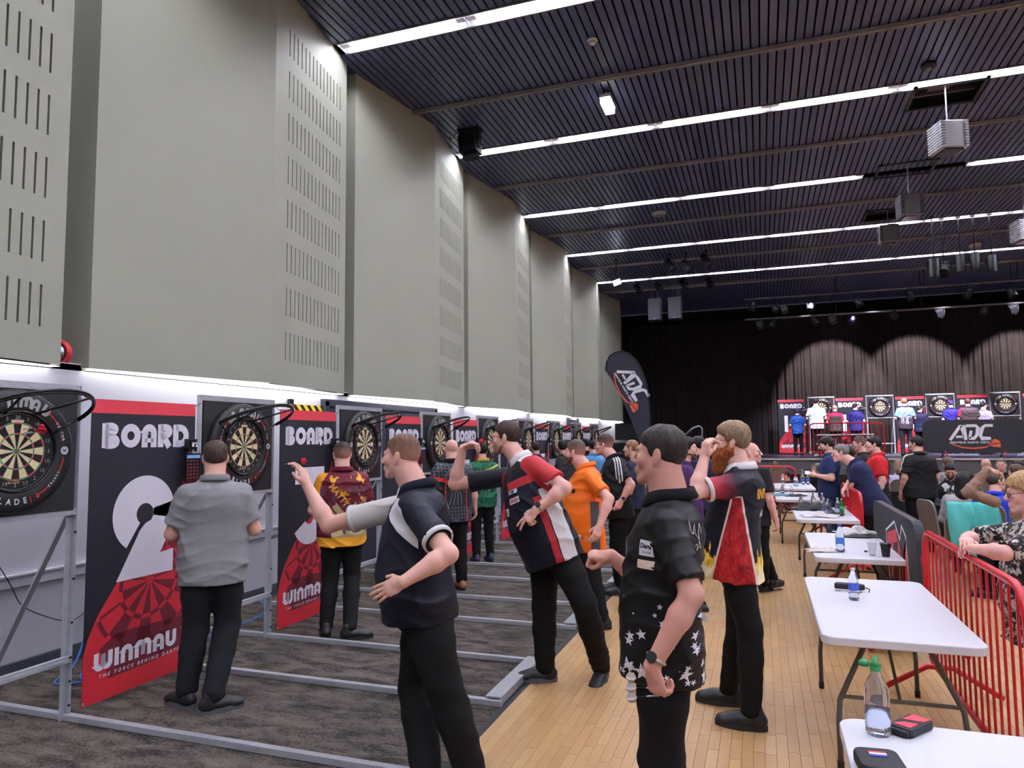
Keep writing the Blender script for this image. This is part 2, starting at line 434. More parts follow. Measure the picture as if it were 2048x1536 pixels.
for i, y in enumerate((2.1, 6.0, 9.85, 13.55, 17.3, 21.1, 25.0)):
    r_ = thing('lighting_track', ('ceiling lighting track nearest the camera, above the darts lane' if i == 2 else
        'grey lighting track across the ceiling, number %s from the camera in view' % ('', '', 'one', 'two', 'three', 'four', 'five')[i]) if i > 1 else 'grey lighting track overhead, %s' % ('above the camera', 'just in front of the camera')[i], 'track', (0, y, 0), 0, 'ceiling lighting tracks')
    for dx, nm in ((0, 'channel'),):
        q = MB(); q.box((4.7, 0, ZC-.03), (19.6, .07, .05)); q.box((4.7, -.025, ZC-.058), (19.6, .012, .012)); q.box((4.7, .025, ZC-.058), (19.6, .012, .012)); q.build(nm, m_rail, r_)
for hx, hy, hw, hl in HATCH:
    q = thing('ceiling_hatch', {12.25: 'open ceiling hatch above the nearest hanging grey lamp', 15.5: 'open ceiling hatch above the second hanging lamp', 18.6: 'open ceiling hatch above the third hanging lamp', 17.2: 'open ceiling hatch above the lamp at the right edge'}[hy], 'hatch', (hx, hy, ZC))
    k = MB()
    for s_ in (-1, 1): k.box((s_*hw/2, 0, -.005), (.05, hl+.05, .03)); k.box((0, s_*hl/2, -.005), (hw+.05, .05, .03))
    k.build('frame', mat('hatch_frame', (40, 40, 52), .6), q)
    k = MB(); k.box((0, .12, .1), (hw-.1, .05, .05)); k.box((-.1, -.1, .12), (.3, .2, .08)); k.build('cross_member', mat('hatch_steel', (70, 60, 58), .5), q)

# fluorescent luminaires end to end in the troughs
m_refl = mat('trough_reflector', (225, 226, 235), .3, spec=.5)
m_tube = M('fluorescent_tube', (255, 255, 255), .4).emit((240, 242, 255), TUBE).m
m_flange = mat('trough_flange', (105, 98, 100), .5)
def luminaire():
    t = thing('ceiling_light', 'x', 'light'); L = 1.83
    q = MB(); H = .1; W = .12
    q.add([(-L/2, -W, 0), (L/2, -W, 0), (-L/2, -W*.45, H), (L/2, -W*.45, H), (-L/2, W*.45, H), (L/2, W*.45, H), (-L/2, W, 0), (L/2, W, 0)],
          [(0, 1, 3, 2), (2, 3, 5, 4), (4, 5, 7, 6)]); q.build('reflector', m_refl, t)
    q = MB(); q.tube([(-.76, 0, .055), (.76, 0, .055)], .026, 8); q.build('tube', m_tube, t, smooth=True)
    for s_ in (-1, 1):
        q = MB(); q.add([(s_*L/2*.995, -W, 0), (s_*L/2*.995, W, 0), (s_*L/2*.995, W*.45, H), (s_*L/2*.995, -W*.45, H)], [(0, 1, 2, 3)])
        q.box((s_*.84, 0, .055), (.12, .09, .06)); q.build('end_bracket', m_refl, t)
        q = MB(); q.box((0, s_*(W+.012), -.004), (L, .03, .02)); q.build('flange', m_flange, t)
    return t
first = None
ordn = ['first', 'second', 'third', 'fourth', 'fifth', 'sixth', 'seventh', 'eighth', 'ninth', 'tenth', 'eleventh']
for ri, y in enumerate(ROWS):
    for i in range(11):
        xc = -5.17+1.83*(i+.5)
        if ri == 5 and 2.1 < xc < 3.6: xc = None
        if xc is None: continue
        nm = 'fluorescent ceiling light, %s from the panelled wall in the %s row' % (ordn[i], {3: 'nearest visible', 4: 'second visible', 5: 'third visible', 6: 'fourth visible', 7: 'fifth visible'}.get(ri, 'overhead %s' % ordn[ri]))
        if first is None: first = luminaire(); first.location = (xc, y, ZC); first['label'] = nm; first['group'] = 'fluorescent ceiling lights'
        else: dup(first, (xc, y, ZC), 0, nm, 'fluorescent ceiling lights')
# ------------------------------------------------------------------ dart bays
m_alu = M('galvanised_angle_steel', (188, 190, 198), .34, .35); m_alu.mottle(.15, 18); m_alu = m_alu.m
m_blackboard = M('black_backing_board', (26, 26, 30), .55); m_blackboard.over(m_blackboard.noise(40, 3).ramp(.62, .75)*.35, (80, 80, 84)); m_blackboard = m_blackboard.m
m_rubber = mat('black_foam_rubber', (20, 20, 23), .45)
m_blackmetal = mat('black_gloss_metal', (16, 16, 19), .28)
m_ledstrip = M('led_strip', (255, 255, 255), .4).emit((255, 250, 240), LED).m
m_cream = mat('cream_sisal', (232, 214, 168), .9); m_bsis = mat('black_sisal', (24, 22, 22), .9)
m_red = mat('red_print', (206, 44, 56), .6); m_green = mat('green_sisal', (36, 140, 66), .8)
m_pwhite = mat('white_print', (232, 228, 240), .55); m_pgrey = mat('grey_print', (150, 150, 152), .5); m_wire = mat('steel_wire', (210, 210, 215), .3, .8)
BZ = 1.735
def arctext(p, word, r, mid, size, step, flip=False, font=True, sx=.9):
    n = len(word)
    for i, ch in enumerate(word):
        if ch == ' ': continue
        a = mid+(i-(n-1)/2)*step*(1 if flip else -1); t = math.radians(a)
        q = Print()
        if font: q.text(ch, 0, -size*.35, size, sx=sx, bold=size*.02)
        else: q.glyphs(ch, -size*.4, -size/2, size, .28)
        rot = t-PI/2 if not flip else t+PI/2; c, s_ = math.cos(rot), math.sin(rot); nn = len(p.v)
        p.v += [(r*math.cos(t)+c*a_-s_*b_, r*math.sin(t)+s_*a_+c*b_) for a_, b_ in q.v]; p.f += [tuple(k+nn for k in f_) for f_ in q.f]
def make_stand():
    t = thing('dart_stand', 'x', 'dart stand'); HW = .455
    for s_ in (-1, 1):
        q = MB(); q.box((0, s_*HW, 1.08), (.045, .006, 2.16)); q.box((-.02, s_*(HW-.02), 1.08), (.006, .045, 2.16)); q.build('post', m_alu, t)
        q = MB(); q.box((.87, s_*HW, .022), (3.45, .045, .04)); q.build('floor_rail', m_alu, t, bevel=.003)
        q = MB(); q.bar((-.02, s_*(HW-.03), 1.32), (-.78, s_*(HW-.03), .04), .04, .012); q.build('brace', m_alu, t)
        q = MB()
        for z in (.1, .25, .4, .62, .9, 1.2): q.tube([(.022, s_*HW-.012, z), (.03, s_*HW-.012, z)], .008, 6)
        q.build('bolt', m_blackmetal, t)
    for z, nm, h in ((2.14, 'top_rail', .045), (1.335, 'middle_rail', .04), (.39, 'lower_rail', .035)):
        q = MB(); q.box((0, 0, z), (.03, .92, h)); q.box((.018, 0, z-.012), (.008, .9, .02)); q.build(nm, m_alu, t)
    q = MB(); q.box((.012, 0, 1.74), (.014, .86, .79)); q.build('backing_panel', m_blackboard, t)
    q = MB(); q.box((2.535, 0, .055), (.115, .91, .012)); q.box((2.585, 0, .03), (.012, .91, .05)); q.build('oche_plate', m_alu, t, bevel=.002)
    q = MB(); q.box((2.54, 0, .025), (.08, .90, .045)); q.build('oche_core', mat('oche_timber', (70, 48, 34), .8), t)
    return t
def make_surround():
    t = thing('dartboard_surround', 'x', 'board surround')
    n = 48; prof = [(.238, .0), (.238, .052), (.25, .058), (.345, .058), (.365, .05), (.375, .03), (.375, .0)]
    V = []; F = []
    for r, x in prof: V += [(x+.02, r*math.cos(2*PI*k/n), BZ+r*math.sin(2*PI*k/n)) for k in range(n)]
    for i in range(len(prof)-1): F += [(i*n+k, i*n+(k+1) % n, (i+1)*n+(k+1) % n, (i+1)*n+k) for k in range(n)]
    q = MB(); q.add(V, F); q.build('foam_ring', m_rubber, t, smooth=True)
    fn = lambda a, b: (.0795, a, BZ+b)
    p = Print(); arctext(p, 'WINMAU', .30, 92, .072, 14.5, font=False); p.build('maker_lettering', m_pgrey, t, fn)
    p = Print(); arctext(p, 'BLADE', .30, 262, .05, 9.5, True); p.build('model_lettering', m_pwhite, t, fn)
    p = Print(); arctext(p, '|6', .30, 292, .05, 9, True); p.build('model_number', m_red, t, fn)
    for a0, a1 in ((32, 58), (12, 18), (-28, -8), (-62, -45), (122, 150), (162, 176), (188, 208), (222, 236)):
        p = Print(); p.wedge(0, 0, .297, .304, a0, a1, 6); p.build('red_arc', m_red, t, fn)
    p = Print(); arctext(p, 'VECTOR', .3, 24, .026, 4.2); arctext(p, 'CENTRE', .3, -37, .022, 3.8); arctext(p, 'BRISTLE', .3, 156, .02, 3.6); p.build('small_lettering', m_pwhite, t, fn)
    p = Print()
    for s_ in (-1, 1):
        p.stroke(arcpts(s_*.303, 0, .023, .023, 0, 345, 23), .005, True); p.wedge(s_*.303, 0, .0, .017, 0, 359, 16)
    p.build('emblem', m_pwhite, t, fn)
    p = Print()
    for s_ in (-1, 1): p.glyphs('W', s_*.303-.0125, -.009, .02, .3)
    p.build('emblem_letter', m_rubber, t, lambda a, b: (.0802, a, BZ+b))
    return t
NUM = [20, 1, 18, 4, 13, 6, 10, 15, 2, 17, 3, 19, 7, 16, 8, 11, 14, 9, 12, 5]
def make_board():
    t = thing('dartboard', 'x', 'dartboard'); K = 1.03
    q = MB(); n = 40; V = []; F = []
    prof = [(0, .0), (.2255*K, .0), (.2255*K, .038), (0, .038)]
    for r, x in prof: V += [(x+.03, r*math.cos(2*PI*k/n), BZ+r*math.sin(2*PI*k/n)) for k in range(n)]
    for i in range(3): F += [(i*n+k, i*n+(k+1) % n, (i+1)*n+(k+1) % n, (i+1)*n+k) for k in range(n)]
    q.add(V, F); q.build('disc', m_bsis, t)
    P = {c: Print() for c in 'cbrg'}
    for i in range(20):
        a = 90-18*i; a0, a1 = a-9, a+9; dark = i % 2 == 0
        for r0, r1, c in ((.016, .099, 'b' if dark else 'c'), (.107, .162, 'b' if dark else 'c'), (.099, .107, 'r' if dark else 'g'), (.162, .170, 'r' if dark else 'g')):
            P[c].wedge(0, 0, r0*K, r1*K, a0, a1, 3)
    P['g'].wedge(0, 0, .0064, .016, 0, 359.9, 16); P['r'].wedge(0, 0, 0, .0064, 0, 359.9, 12)
    fn = lambda a, b: (.0692, a, BZ+b)
    for c, nm, m in (('c', 'cream_sectors', m_cream), ('b', 'black_sectors', m_bsis), ('r', 'red_rings', m_red), ('g', 'green_rings', m_green)): P[c].build(nm, m, t, fn)
    p = Print()
    for i, k in enumerate(NUM):
        a = math.radians(90-18*i); p.text(str(k), .198*K*math.cos(a), .198*K*math.sin(a)-.011, .034)
    p.stroke(arcpts(0, 0, .222*K, .222*K, 0, 352, 44), .0022, True); p.build('number_ring', m_wire, t, fn)
    p = Print()
    for i in range(20):
        a = math.radians(81-18*i); p.stroke([(.016*math.cos(a), .016*math.sin(a)), (.175*math.cos(a), .175*math.sin(a))], .0014)
    for r in (.016, .099, .107, .162, .17): p.stroke(arcpts(0, 0, r*K, r*K, 0, 352, 44), .0014, True)
    p.build('wire_spider', m_wire, t, lambda a, b: (.0698, a, BZ+b))
    p = Print(); xe = Print().glyphs('WINMAU', 0, 0, 1, .27); p.glyphs('WINMAU', -.037, .172, .018, .27, sx=.075/(xe*.018)); p.text('BLADE', -.01, -.192, .02, sx=1.2); p.build('maker_lettering', m_cream, t, fn)
    p = Print(); p.text('6', .045, -.192, .02); p.build('model_number', m_red, t, fn)
    return t
def make_hoop():
    t = thing('board_light', 'x', 'board light')
    arc = [(.12+.36*math.cos(a), .36*math.sin(a), 1.94+.15*math.cos(a)) for a in [math.radians(-90+9*k) for k in range(21)]]
    q = MB(); q.tube(arc, .0095, 8); q.tube([(x_, y_, z_-.014) for x_, y_, z_ in arc], .0075, 6); q.build('hoop', m_blackmetal, t, smooth=True)
    ins = [(.12+.345*math.cos(a)-.004, .345*math.sin(a), 1.937+.146*math.cos(a)) for a in [math.radians(-24+2.4*k) for k in range(21)]]
    q = MB(); q.tube(ins, .0032, 6); q.build('led_strip', m_ledstrip, t)
    q = MB(); q.tube([(.082, .24*math.cos(a), BZ+.24*math.sin(a)) for a in [2*PI*k/40 for k in range(40)]], .007, 6, True); q.build('board_ring', m_blackmetal, t, smooth=True)
    for s_ in (-1, 1):
        for (y, z), k in (((.215, BZ+.11), 20 if s_ > 0 else 0), ((.09, BZ+.225), 14 if s_ > 0 else 6)):
            q = MB(); q.tube([(.085, s_*y, z), arc[k]], .008, 6); q.build('arm', m_blackmetal, t, smooth=True)
    return t
def make_scorer():
    t = thing('scoring_tablet', 'x', 'tablet')
    q = MB(); q.prism(rrect(.15, .225, .012), 0, .012, lambda a, b, c: (c, a, 1.58+b)); q.build('case', m_blackmetal, t)
    scr = M('tablet_screen', (14, 14, 18), .15); px, py, pz = scr.sep(scr.coord())
    grid = ((pz*38).frac() < .3)*(((py*30).frac()) < .45)
    scr.emit((60, 40, 46), 1.0); e = scr.mixc((pz > 1.655), scr.mixc(grid, (12, 10, 14), (120, 52, 60)), (86, 128, 176)); scr.nt.links.new(e, scr.b.inputs['Emission Color']); scr.set('Emission Strength', .55)
    q = MB(); q.prism(rrect(.135, .2, .004), .0122, .0132, lambda a, b, c: (c, a, 1.58+b)); q.build('screen', scr.m, t)
    q = MB(); q.box((-.02, 0, 1.755), (.05, .085, .1)); q.box((.01, 0, 1.77), (.01, .06, .03)); q.build('bracket', m_blackmetal, t, bevel=.004)
    q = MB(); q.box((.017, -.015, 1.755), (.004, .02, .02)); q.box((.017, .022, 1.752), (.004, .018, .018)); q.box((.017, 0, 1.772), (.004, .05, .008)); q.build('maker_sticker', m_pwhite, t)
    q = MB(); q.bar((.0, .0, 1.72), (.0, 0, 1.69), .012); q.bar((-.04, .0, 1.7), (-.1, .17, 1.7), .02); q.build('arm', m_alu, t)
    return t
BW, BH = .93, 2.03
def bmap(x): return lambda a, b: (x, a-BW/2, b)
m_bcloth = M('banner_black_vinyl', (30, 30, 42), .5); v_ = m_bcloth.coord(); hx = m_bcloth.voro(36, v_, 'DISTANCE_TO_EDGE', 0.35); m_bcloth.over((hx < .06)*.5, (44, 44, 58)); m_bcloth = m_bcloth.m
m_bred = mat('banner_bright_red', (222, 62, 76), .5); m_bred2 = mat('banner_red', (200, 40, 52), .5); m_bmar = mat('banner_maroon', (112, 30, 46), .5)
_ban = {}
def make_banner(num):
    t = thing('board_banner', 'x', 'banner')
    q = MB(); q.box((0, 0, BH/2), (.003, BW, BH)); q.build('cloth', m_bcloth, t)
    if 'p' not in _ban:
        p = Print(); p.poly([(0, BH), (0, BH-.095), (BW, BH-.095), (BW, BH)]); _ban['band'] = p
        p = Print(); p.poly([(BW, 1.66), (.745, 1.29), (.5, .98), (.235, .75), (.1, .57), (.03, .43), (0, .32), (0, 0), (BW, 0)]); _ban['sw'] = p
        p = Print(); cx, cy = .53, .73
        def cl(a, b):
            a, b = cx+a*1.0+b*.12, cy+b*1.0; return (min(max(a, .002), BW-.002), b)
        cv = [(0, .32), (.03, .43), (.1, .57), (.235, .75), (.5, .98), (.745, 1.29), (BW, 1.66)]
        def inside(a, b): return b < np.interp(a, [c_[0] for c_ in cv], [c_[1] for c_ in cv])-.01
        for i in range(20):
            for h_ in range(6):
                a0 = 9+18*i+3*h_
                for r0, r1 in (((.03, .235), (.265, .43)) if i % 2 == 0 else ((.235, .265), (.43, .46))):
                    if all(inside(*cl(r_*math.cos(math.radians(g)), r_*math.sin(math.radians(g)))) for r_ in (r0, r1) for g in (a0, a0+3)): p.wedge(0, 0, r0, r1, a0, a0+3, 1, cl)
        p.poly([(.12, .34), (.25, .42), (BW-.002, .40), (BW-.002, .2), (.6, .14), (.2, .13)])
        _ban['db'] = p; _ban['p'] = 1
        xe = Print().glyphs('BOARD', 0, 0, 1, .31, .07); p = Print(); p.glyphs('BOARD', .085, BH-.335, .17, .31, .07, sx=.78/(xe*.17)); _ban['bd'] = p
        xe = Print().glyphs('WINMAU', 0, 0, 1, .3, .09); p = Print(); p.glyphs('WINMAU', .08, .2, .12, .3, .09, sx=.72/(xe*.12)); p.stroke(arcpts(.845, .315, .012, .012, 0, 330, 11), .004, True); p.text('R', .845, .309, .014)
        p.text('THE FORCE BEHIND DARTS', .465, .15, .034, sp=1.75, shear=.25, bold=.0008); _ban['wm'] = p
    for k, nm, m, x in (('band', 'top_band', m_bred, .0022), ('sw', 'red_swoosh', m_bred2, .0022), ('db', 'board_print', m_bmar, .0027), ('bd', 'board_lettering', m_pwhite, .0034), ('wm', 'maker_lettering', m_pwhite, .0034)):
        if k not in t: 
            me = _ban.get(k+'_me')
            if me is None: o = _ban[k].build(nm, m, t, bmap(x)); _ban[k+'_me'] = o.data
            else: share(nm, me, m, t)
    p = Print()
    if num == 2:
        p.wedge(.465, 1.215, .075, .275, -12, 236, 30)
        p.poly([(.73, 1.29), (.74, 1.2), (.72, 1.12), (.69, 1.05), (.61, .915), (.735, .93), (.735, .765), (.235, .765), (.425, 1.10), (.47, 1.145), (.52, 1.165), (.54, 1.2), (.541, 1.25)])
    elif num == 3:
        p.poly([(.24, 1.47), (.72, 1.47), (.72, 1.4), (.58, 1.2), (.40, 1.2), (.46, 1.31), (.24, 1.31)]); p.wedge(.47, .98, .07, .265, -150, 70, 24)
    else: p.text(str(num), .465, .83, .82, sx=.9, bold=.03)
    p.build('board_number', m_pwhite, t, bmap(.0034))
    for y, z in ((-.455, BH-.02), (.455, BH-.02), (-.455, .02), (.455, .02)):
        q = MB(); q.tube([(.003, y+.008*math.cos(a), z+.008*math.sin(a)) for a in [2*PI*k/10 for k in range(10)]], .0025, 5, True); q.build('eyelet', m_wire, t)
    for s_ in (-1, 1):
        q = MB(); q.tube([(.004, s_*.455, BH-.02), (.0, s_*.52, BH+.012)], .003, 5); q.build('cord', m_blackmetal, t)
    return t
SX = -4.29
BAY = [3.03+1.985*k for k in range(9)]
st, su_, db, hp, sc = make_stand(), make_surround(), make_board(), make_hoop(), make_scorer()
def bayset(i, loc, rot, where, last=False):
    R = Matrix.Rotation(rot, 3, 'Z'); L = Vector(loc)
    for root, nm, off, grp in ((st, 'galvanised dart stand with floor rails', (0, 0, 0), 'dart stands'), (su_, 'black foam surround ring with white lettering', (0, 0, 0), 'dartboard surrounds'),
                          (db, 'bristle dartboard with red and green rings', (0, 0, 0), 'dartboards'), (hp, 'black hoop board light', (0, 0, 0), 'board lights'),
                          (sc, 'black scoring tablet on a bracket', (.1, -.62, 0), 'scoring tablets')):
        lab = nm+', '+where; lo = L+R @ Vector(off)
        if i == 0: root.location = lo; root.rotation_euler = (0, 0, rot); root['label'] = lab; root['group'] = grp
        else: dup(root, lo, rot, lab, grp)
wh = ['nearest bay at the left edge', 'bay beside the banner numbered two', 'third bay along the left wall', 'fourth bay along the left wall', 'fifth bay along the left wall', 'sixth bay along the left wall', 'seventh bay along the left wall', 'eighth bay along the left wall', 'farthest bay along the left wall']
for i, y in enumerate(BAY): bayset(i, (SX, y, 0), 0, wh[i])
for i, y in enumerate(BAY[:-1]):
    b = make_banner(i+2); b.location = (SX+.03, y+.9925, .05); b['group'] = 'board banners'
    b['label'] = 'black and red board banner with a white %s, hung along the left wall' % (('two', 'three', 'four', 'five', 'six', 'seven', 'eight', 'nine')[i])
SZ, SYB = 1.09, 29.0
SBX = [2.17, 4.15, 6.09, 8.07]
for i, x in enumerate(SBX): bayset(9+i, (x, SYB, SZ), -PI/2, '%s bay from the left on the stage' % ordn[i])
for i, x in enumerate((1.1, 3.13, 5.12, 7.09, 9.06)):
    b = make_banner(14+i); b.location = (x, SYB-.03, SZ+.05); b.rotation_euler = (0, 0, -PI/2); b['group'] = 'board banners'
    b['label'] = 'black and red board banner on the stage, %s from the left' % ordn[i]
# wall details among the bays
t = thing('hazard_sign', 'yellow and black striped hazard board above the banner numbered three', 'sign', (WX+.03, 7.55, 2.2))
hz = M('hazard_stripes', (240, 200, 30), .5); a_, b_, c_ = hz.sep(hz.coord()); hz.over(((b_+c_)*7).frac() < .5, (20, 20, 20))
q = MB(); q.box((0, 0, -.05), (.012, .62, .16)); q.build('board', hz.m, t); q = MB(); q.box((0, -.34, .06), (.04, .07, .06)); q.build('clip', m_blackmetal, t)
t = thing('exit_sign', 'small green running man exit sign on the white wall by the far door', 'sign', (WX+.02, 19.5, 2.08))
q = MB(); q.box((0, 0, 0), (.03, .42, .18)); q.build('plate', M('exit_green', (20, 130, 84), .5).emit((20, 150, 90), .4).m, t)
p = Print(); p.poly([(-.15, -.05), (-.15, .05), (-.1, .05), (-.1, -.05)]); p.stroke([(-.03, -.05), (0, 0), (.03, .04)], .02); p.stroke([(0, 0), (.04, -.05)], .02); p.stroke([(.08, 0), (.17, 0)], .02); p.stroke([(.12, .04), (.17, 0), (.12, -.04)], .02); p.build('pictogram', m_pwhite, t, lambda a, b: (.017, a, b))
def cable(name, label, pts, r, m, group=None):
    out = []
    P = [Vector(p) for p in pts]
    for i in range(len(P)-1):
        p0, p1, p2, p3 = P[max(i-1, 0)], P[i], P[i+1], P[min(i+2, len(P)-1)]
        for k in range(6):
            t_ = k/6; out.append(.5*((2*p1)+(p2-p0)*t_+(2*p0-5*p1+4*p2-p3)*t_**2+(3*p1-p0-3*p2+p3)*t_**3))
    out.append(P[-1]); q = MB(); q.tube(out, r, 6); return tag(q.build(name, m, smooth=True), label, 'cable', group)
m_blue = mat('blue_cable_pvc', (58, 110, 205), .45)
cable('network_cable', 'blue cable coiled on the carpet beside the banner numbered two', [(-5.36, 4.55, .45), (-5.34, 4.45, .12), (-5.2, 4.25, .012), (-5.0, 3.95, .008), (-4.8, 4.1, .008), (-4.75, 4.45, .008), (-4.9, 4.6, .012), (-5.05, 4.4, .02), (-4.95, 4.12, .02), (-4.7, 4.05, .012), (-4.5, 4.3, .01), (-4.45, 4.7, .01)], .007, m_blue)
cable('network_cable', 'blue cable tied to the post of the second dart stand', [(-4.9, 4.9, .01), (-4.7, 5.1, .05), (-4.35, 5.4, .2), (-4.34, 5.46, .3), (-4.55, 5.6, .32), (-4.9, 6.1, .12), (-5.2, 6.6, .01)], .007, m_blue)
cable('power_lead', 'thin black power lead running down the white wall at the left', [(WX+.05, 3.7, .98), (WX+.06, 3.85, .72), (WX+.05, 3.95, .55), (WX+.05, 4.15, .42), (WX+.05, 4.35, .34), (WX+.05, 4.5, .38), (WX+.05, 4.62, .48)], .004, m_blackmetal)
t = thing('wall_socket', 'white double wall socket with a black plug behind the nearest stand', 'socket', (WX+.01, 4.72, .5))
q = MB(); q.box((0, 0, 0), (.02, .15, .09)); q.build('plate', m_pwhite, t, bevel=.004); q = MB(); q.box((.04, .06, .02), (.06, .07, .13)); q.build('plug', m_blackmetal, t, bevel=.006)
q = MB(); q.box((.02, .17, -.02), (.015, .07, .1)); q.build('blank_plate', m_pwhite, t, bevel=.003)
t = thing('fire_alarm_bell', 'red fire alarm bell mounted in the gap between wall panels', 'alarm', (-5.5, 4.28, 2.53))
q = MB(); q.lathe([(.0, .0), (.1, .0), (.115, .02), (.1, .06), (.088, .06), (.086, .03), (0, .03)], 24); o = q.build('red_rim', m_red, t, smooth=True); o.rotation_euler = (PI/2, 0, .35)
q = MB(); q.lathe([(.085, .05), (.07, .085), (.03, .1), (0, .1)], 24); o = q.build('gong', mat('chrome_gong', (210, 210, 215), .15, .9), t, smooth=True); o.rotation_euler = (PI/2, 0, .35)
# ------------------------------------------------------------------ stage, curtain, rigging
m_curt = M('black_velour', (46, 40, 42), .95, spec=.15); m_curt.mottle(.25, 3); m_curt = m_curt.m
t = thing('stage_curtain', 'tall black pleated curtain across the back of the stage', 'curtain', (0, 30.55, 0))
xs = np.arange(-5.6, XR+.3, 2.55)
for j, x0 in enumerate(xs[:-1]):
    n = 150; V = []; F = []; ph = random.random()*6
    for i in range(n):
        x = x0+(2.55+.05)*i/(n-1); u = i/(n-1)
        for k, z in enumerate((0.0 if x0 < -1.2 else SZ, 1.5, 3.0, 4.6, 6.6)):
            a = .055*(1-.1*k); y = a*math.sin(21*x+1.3*math.sin(2.3*x+ph)+.25*math.sin(z+ph)+ph)+.03*math.sin(47*x+3*math.sin(3*x))+.03*(j % 2)
            V.append((x, y, z))
    for i in range(n-1):
        for k in range(4): F.append((i*5+k, (i+1)*5+k, (i+1)*5+k+1, i*5+k+1))
    q = MB(); q.add(V, F); q.build('drape', m_curt, t, smooth=True)
m_deck = M('stage_deck_vinyl', (52, 48, 58), .4); m_deck.mottle(.2, 2); m_deck = m_deck.m
SF = 23.6
t = thing('stage', 'raised black stage with a pale nosing along its front edge', 'stage', (0, SF, 0))
q = MB(); q.box((6.6, 3.7, SZ/2-.03), (15.6, 7.3, SZ-.06)); q.build('platform', m_dark, t)
q = MB(); q.box((6.6, 3.7, SZ-.03), (15.6, 7.4, .06)); q.build('deck', m_deck, t)
q = MB(); q.box((6.6, -.01, SZ-.022), (15.6, .05, .05)); q.build('nosing', mat('pale_nosing', (196, 196, 200), .4, .3), t)
for i in range(8):
    q = MB(); q.box((-.2+1.95*i, .04, SZ-.28), (1.94, .04, .42)); q.build('front_panel', mat('slate_stage_front', (78, 80, 88), .5), t)
    q = MB(); q.box((-.2+1.95*i, .07, .28), (1.9, .03, .5)); q.build('kick_panel', mat('black_kick', (22, 23, 30), .6), t)
t = thing('stair_handrail', 'bent steel handrail beside the stage steps', 'handrail', (0, 22.6, 0))
P = [at(1340, 895, 22.6), at(1386, 856, 22.6), at(1398, 852, 22.6), at(1404, 856, 22.6), at(1404, 900, 22.6)]
q = MB(); q.tube([p-Vector((0, 22.6, 0)) for p in P], .024, 8); q.build('rail', mat('brushed_steel', (150, 150, 152), .35, .8), t, smooth=True)
q = MB(); q.tube([P[-1]-Vector((0, 22.6, 0)), (P[-1].x, 0, 0)], .024, 8); q.tube([P[0]-Vector((0, 22.6, 0)), (P[0].x, 0, 0)], .024, 8); q.build('stanchion', mat('brushed_steel'), t)
for i in range(4):
    pass
m_fix = mat('black_fixture_paint', (11, 11, 15), .6, spec=.25); m_fixg = mat('grey_fixture_paint', (120, 118, 124), .45)
m_lensw = M('lamp_lens_white', (255, 255, 255), .3).emit((225, 232, 255), 9).m; m_lensb = M('lamp_lens_blue', (120, 120, 255), .3).emit((96, 100, 230), 2.0).m
m_lensd = mat('lamp_lens_dark', (60, 60, 72), .12); m_lenswarm = M('lamp_lens_warm', (255, 240, 210), .3).emit((255, 238, 200), 14).m
FIXN = [0]
def rotto(d):
    return Vector((0, 0, -1)).rotation_difference(Vector(d).normalized()).to_euler()
def fixture(kind, p, d, lens, label, drop=.25, s=1.0):
    """theatre lantern hanging below p, aimed along d"""
    drop = (6.42 if abs(p[1]-25.0) < .01 or abs(p[1]-22.0) < .01 else 5.82 if abs(p[1]-25.6) < .01 else ZC)-p[2]; drop = max(drop, .14*s)
    t = thing('stage_lantern' if kind != 'flood' else 'flood_light', label, 'stage light', p, 0, 'stage lanterns'); e = rotto(d)
    q = MB(); q.tube([(0, 0, drop), (0, 0, .13*s)], .012, 6); q.tube([(-.05, 0, drop), (.05, 0, drop)], .03, 6); q.build('clamp', m_fix, t)
    q = MB(); q.tube([(-.13*s, 0, 0), (-.13*s, 0, .13*s), (.13*s, 0, .13*s), (.13*s, 0, 0)], .011, 6); q.build('yoke', m_fix, t)
    q = MB()
    if kind == 'par': q.lathe([(0, .16*s), (.06*s, .16*s), (.09*s, .08*s), (.105*s, -.06*s), (.115*s, -.16*s), (.105*s, -.16*s), (.1*s, -.1*s)], 16)
    elif kind == 'can': q.lathe([(0, .2*s), (.1*s, .2*s), (.105*s, -.2*s), (.12*s, -.22*s), (.1*s, -.22*s)], 16)
    elif kind == 'flood': q.box((0, 0, 0), (.24*s, .2*s, .09*s))
    else: q.box((0, 0, .01), (.2*s, .2*s, .2*s)); q.lathe([(.085*s, -.09*s), (.1*s, -.14*s), (.09*s, -.14*s)], 12)
    o = q.build('housing', m_fix, t, smooth=kind in ('par', 'can')); o.rotation_euler = e
    q = MB()
    if kind == 'flood': q.box((0, 0, -.048*s), (.2*s, .16*s, .006))
    else: q.lathe([(0, -.1*s), (.09*s, -.098*s)] if kind in ('par',) else ([(0, -.2*s), (.095*s, -.198*s)] if kind == 'can' else [(0, -.135*s), (.085*s, -.133*s)]), 14)
    o = q.build('lens', lens, t); o.rotation_euler = e
    return t
def spot(p, tgt, power, size, blend, col=(255, 238, 225)):
    l = bpy.data.lights.new('lantern_beam', 'SPOT'); l.energy = power; l.spot_size = size; l.spot_blend = blend; l.color = srgb(*col)[:3]; l.shadow_soft_size = .06
    o = bpy.data.objects.new('lantern_beam', l); C.objects.link(o); o.location = p
    o.rotation_euler = (Vector(tgt)-Vector(p)).to_track_quat('-Z', 'Y').to_euler(); return o
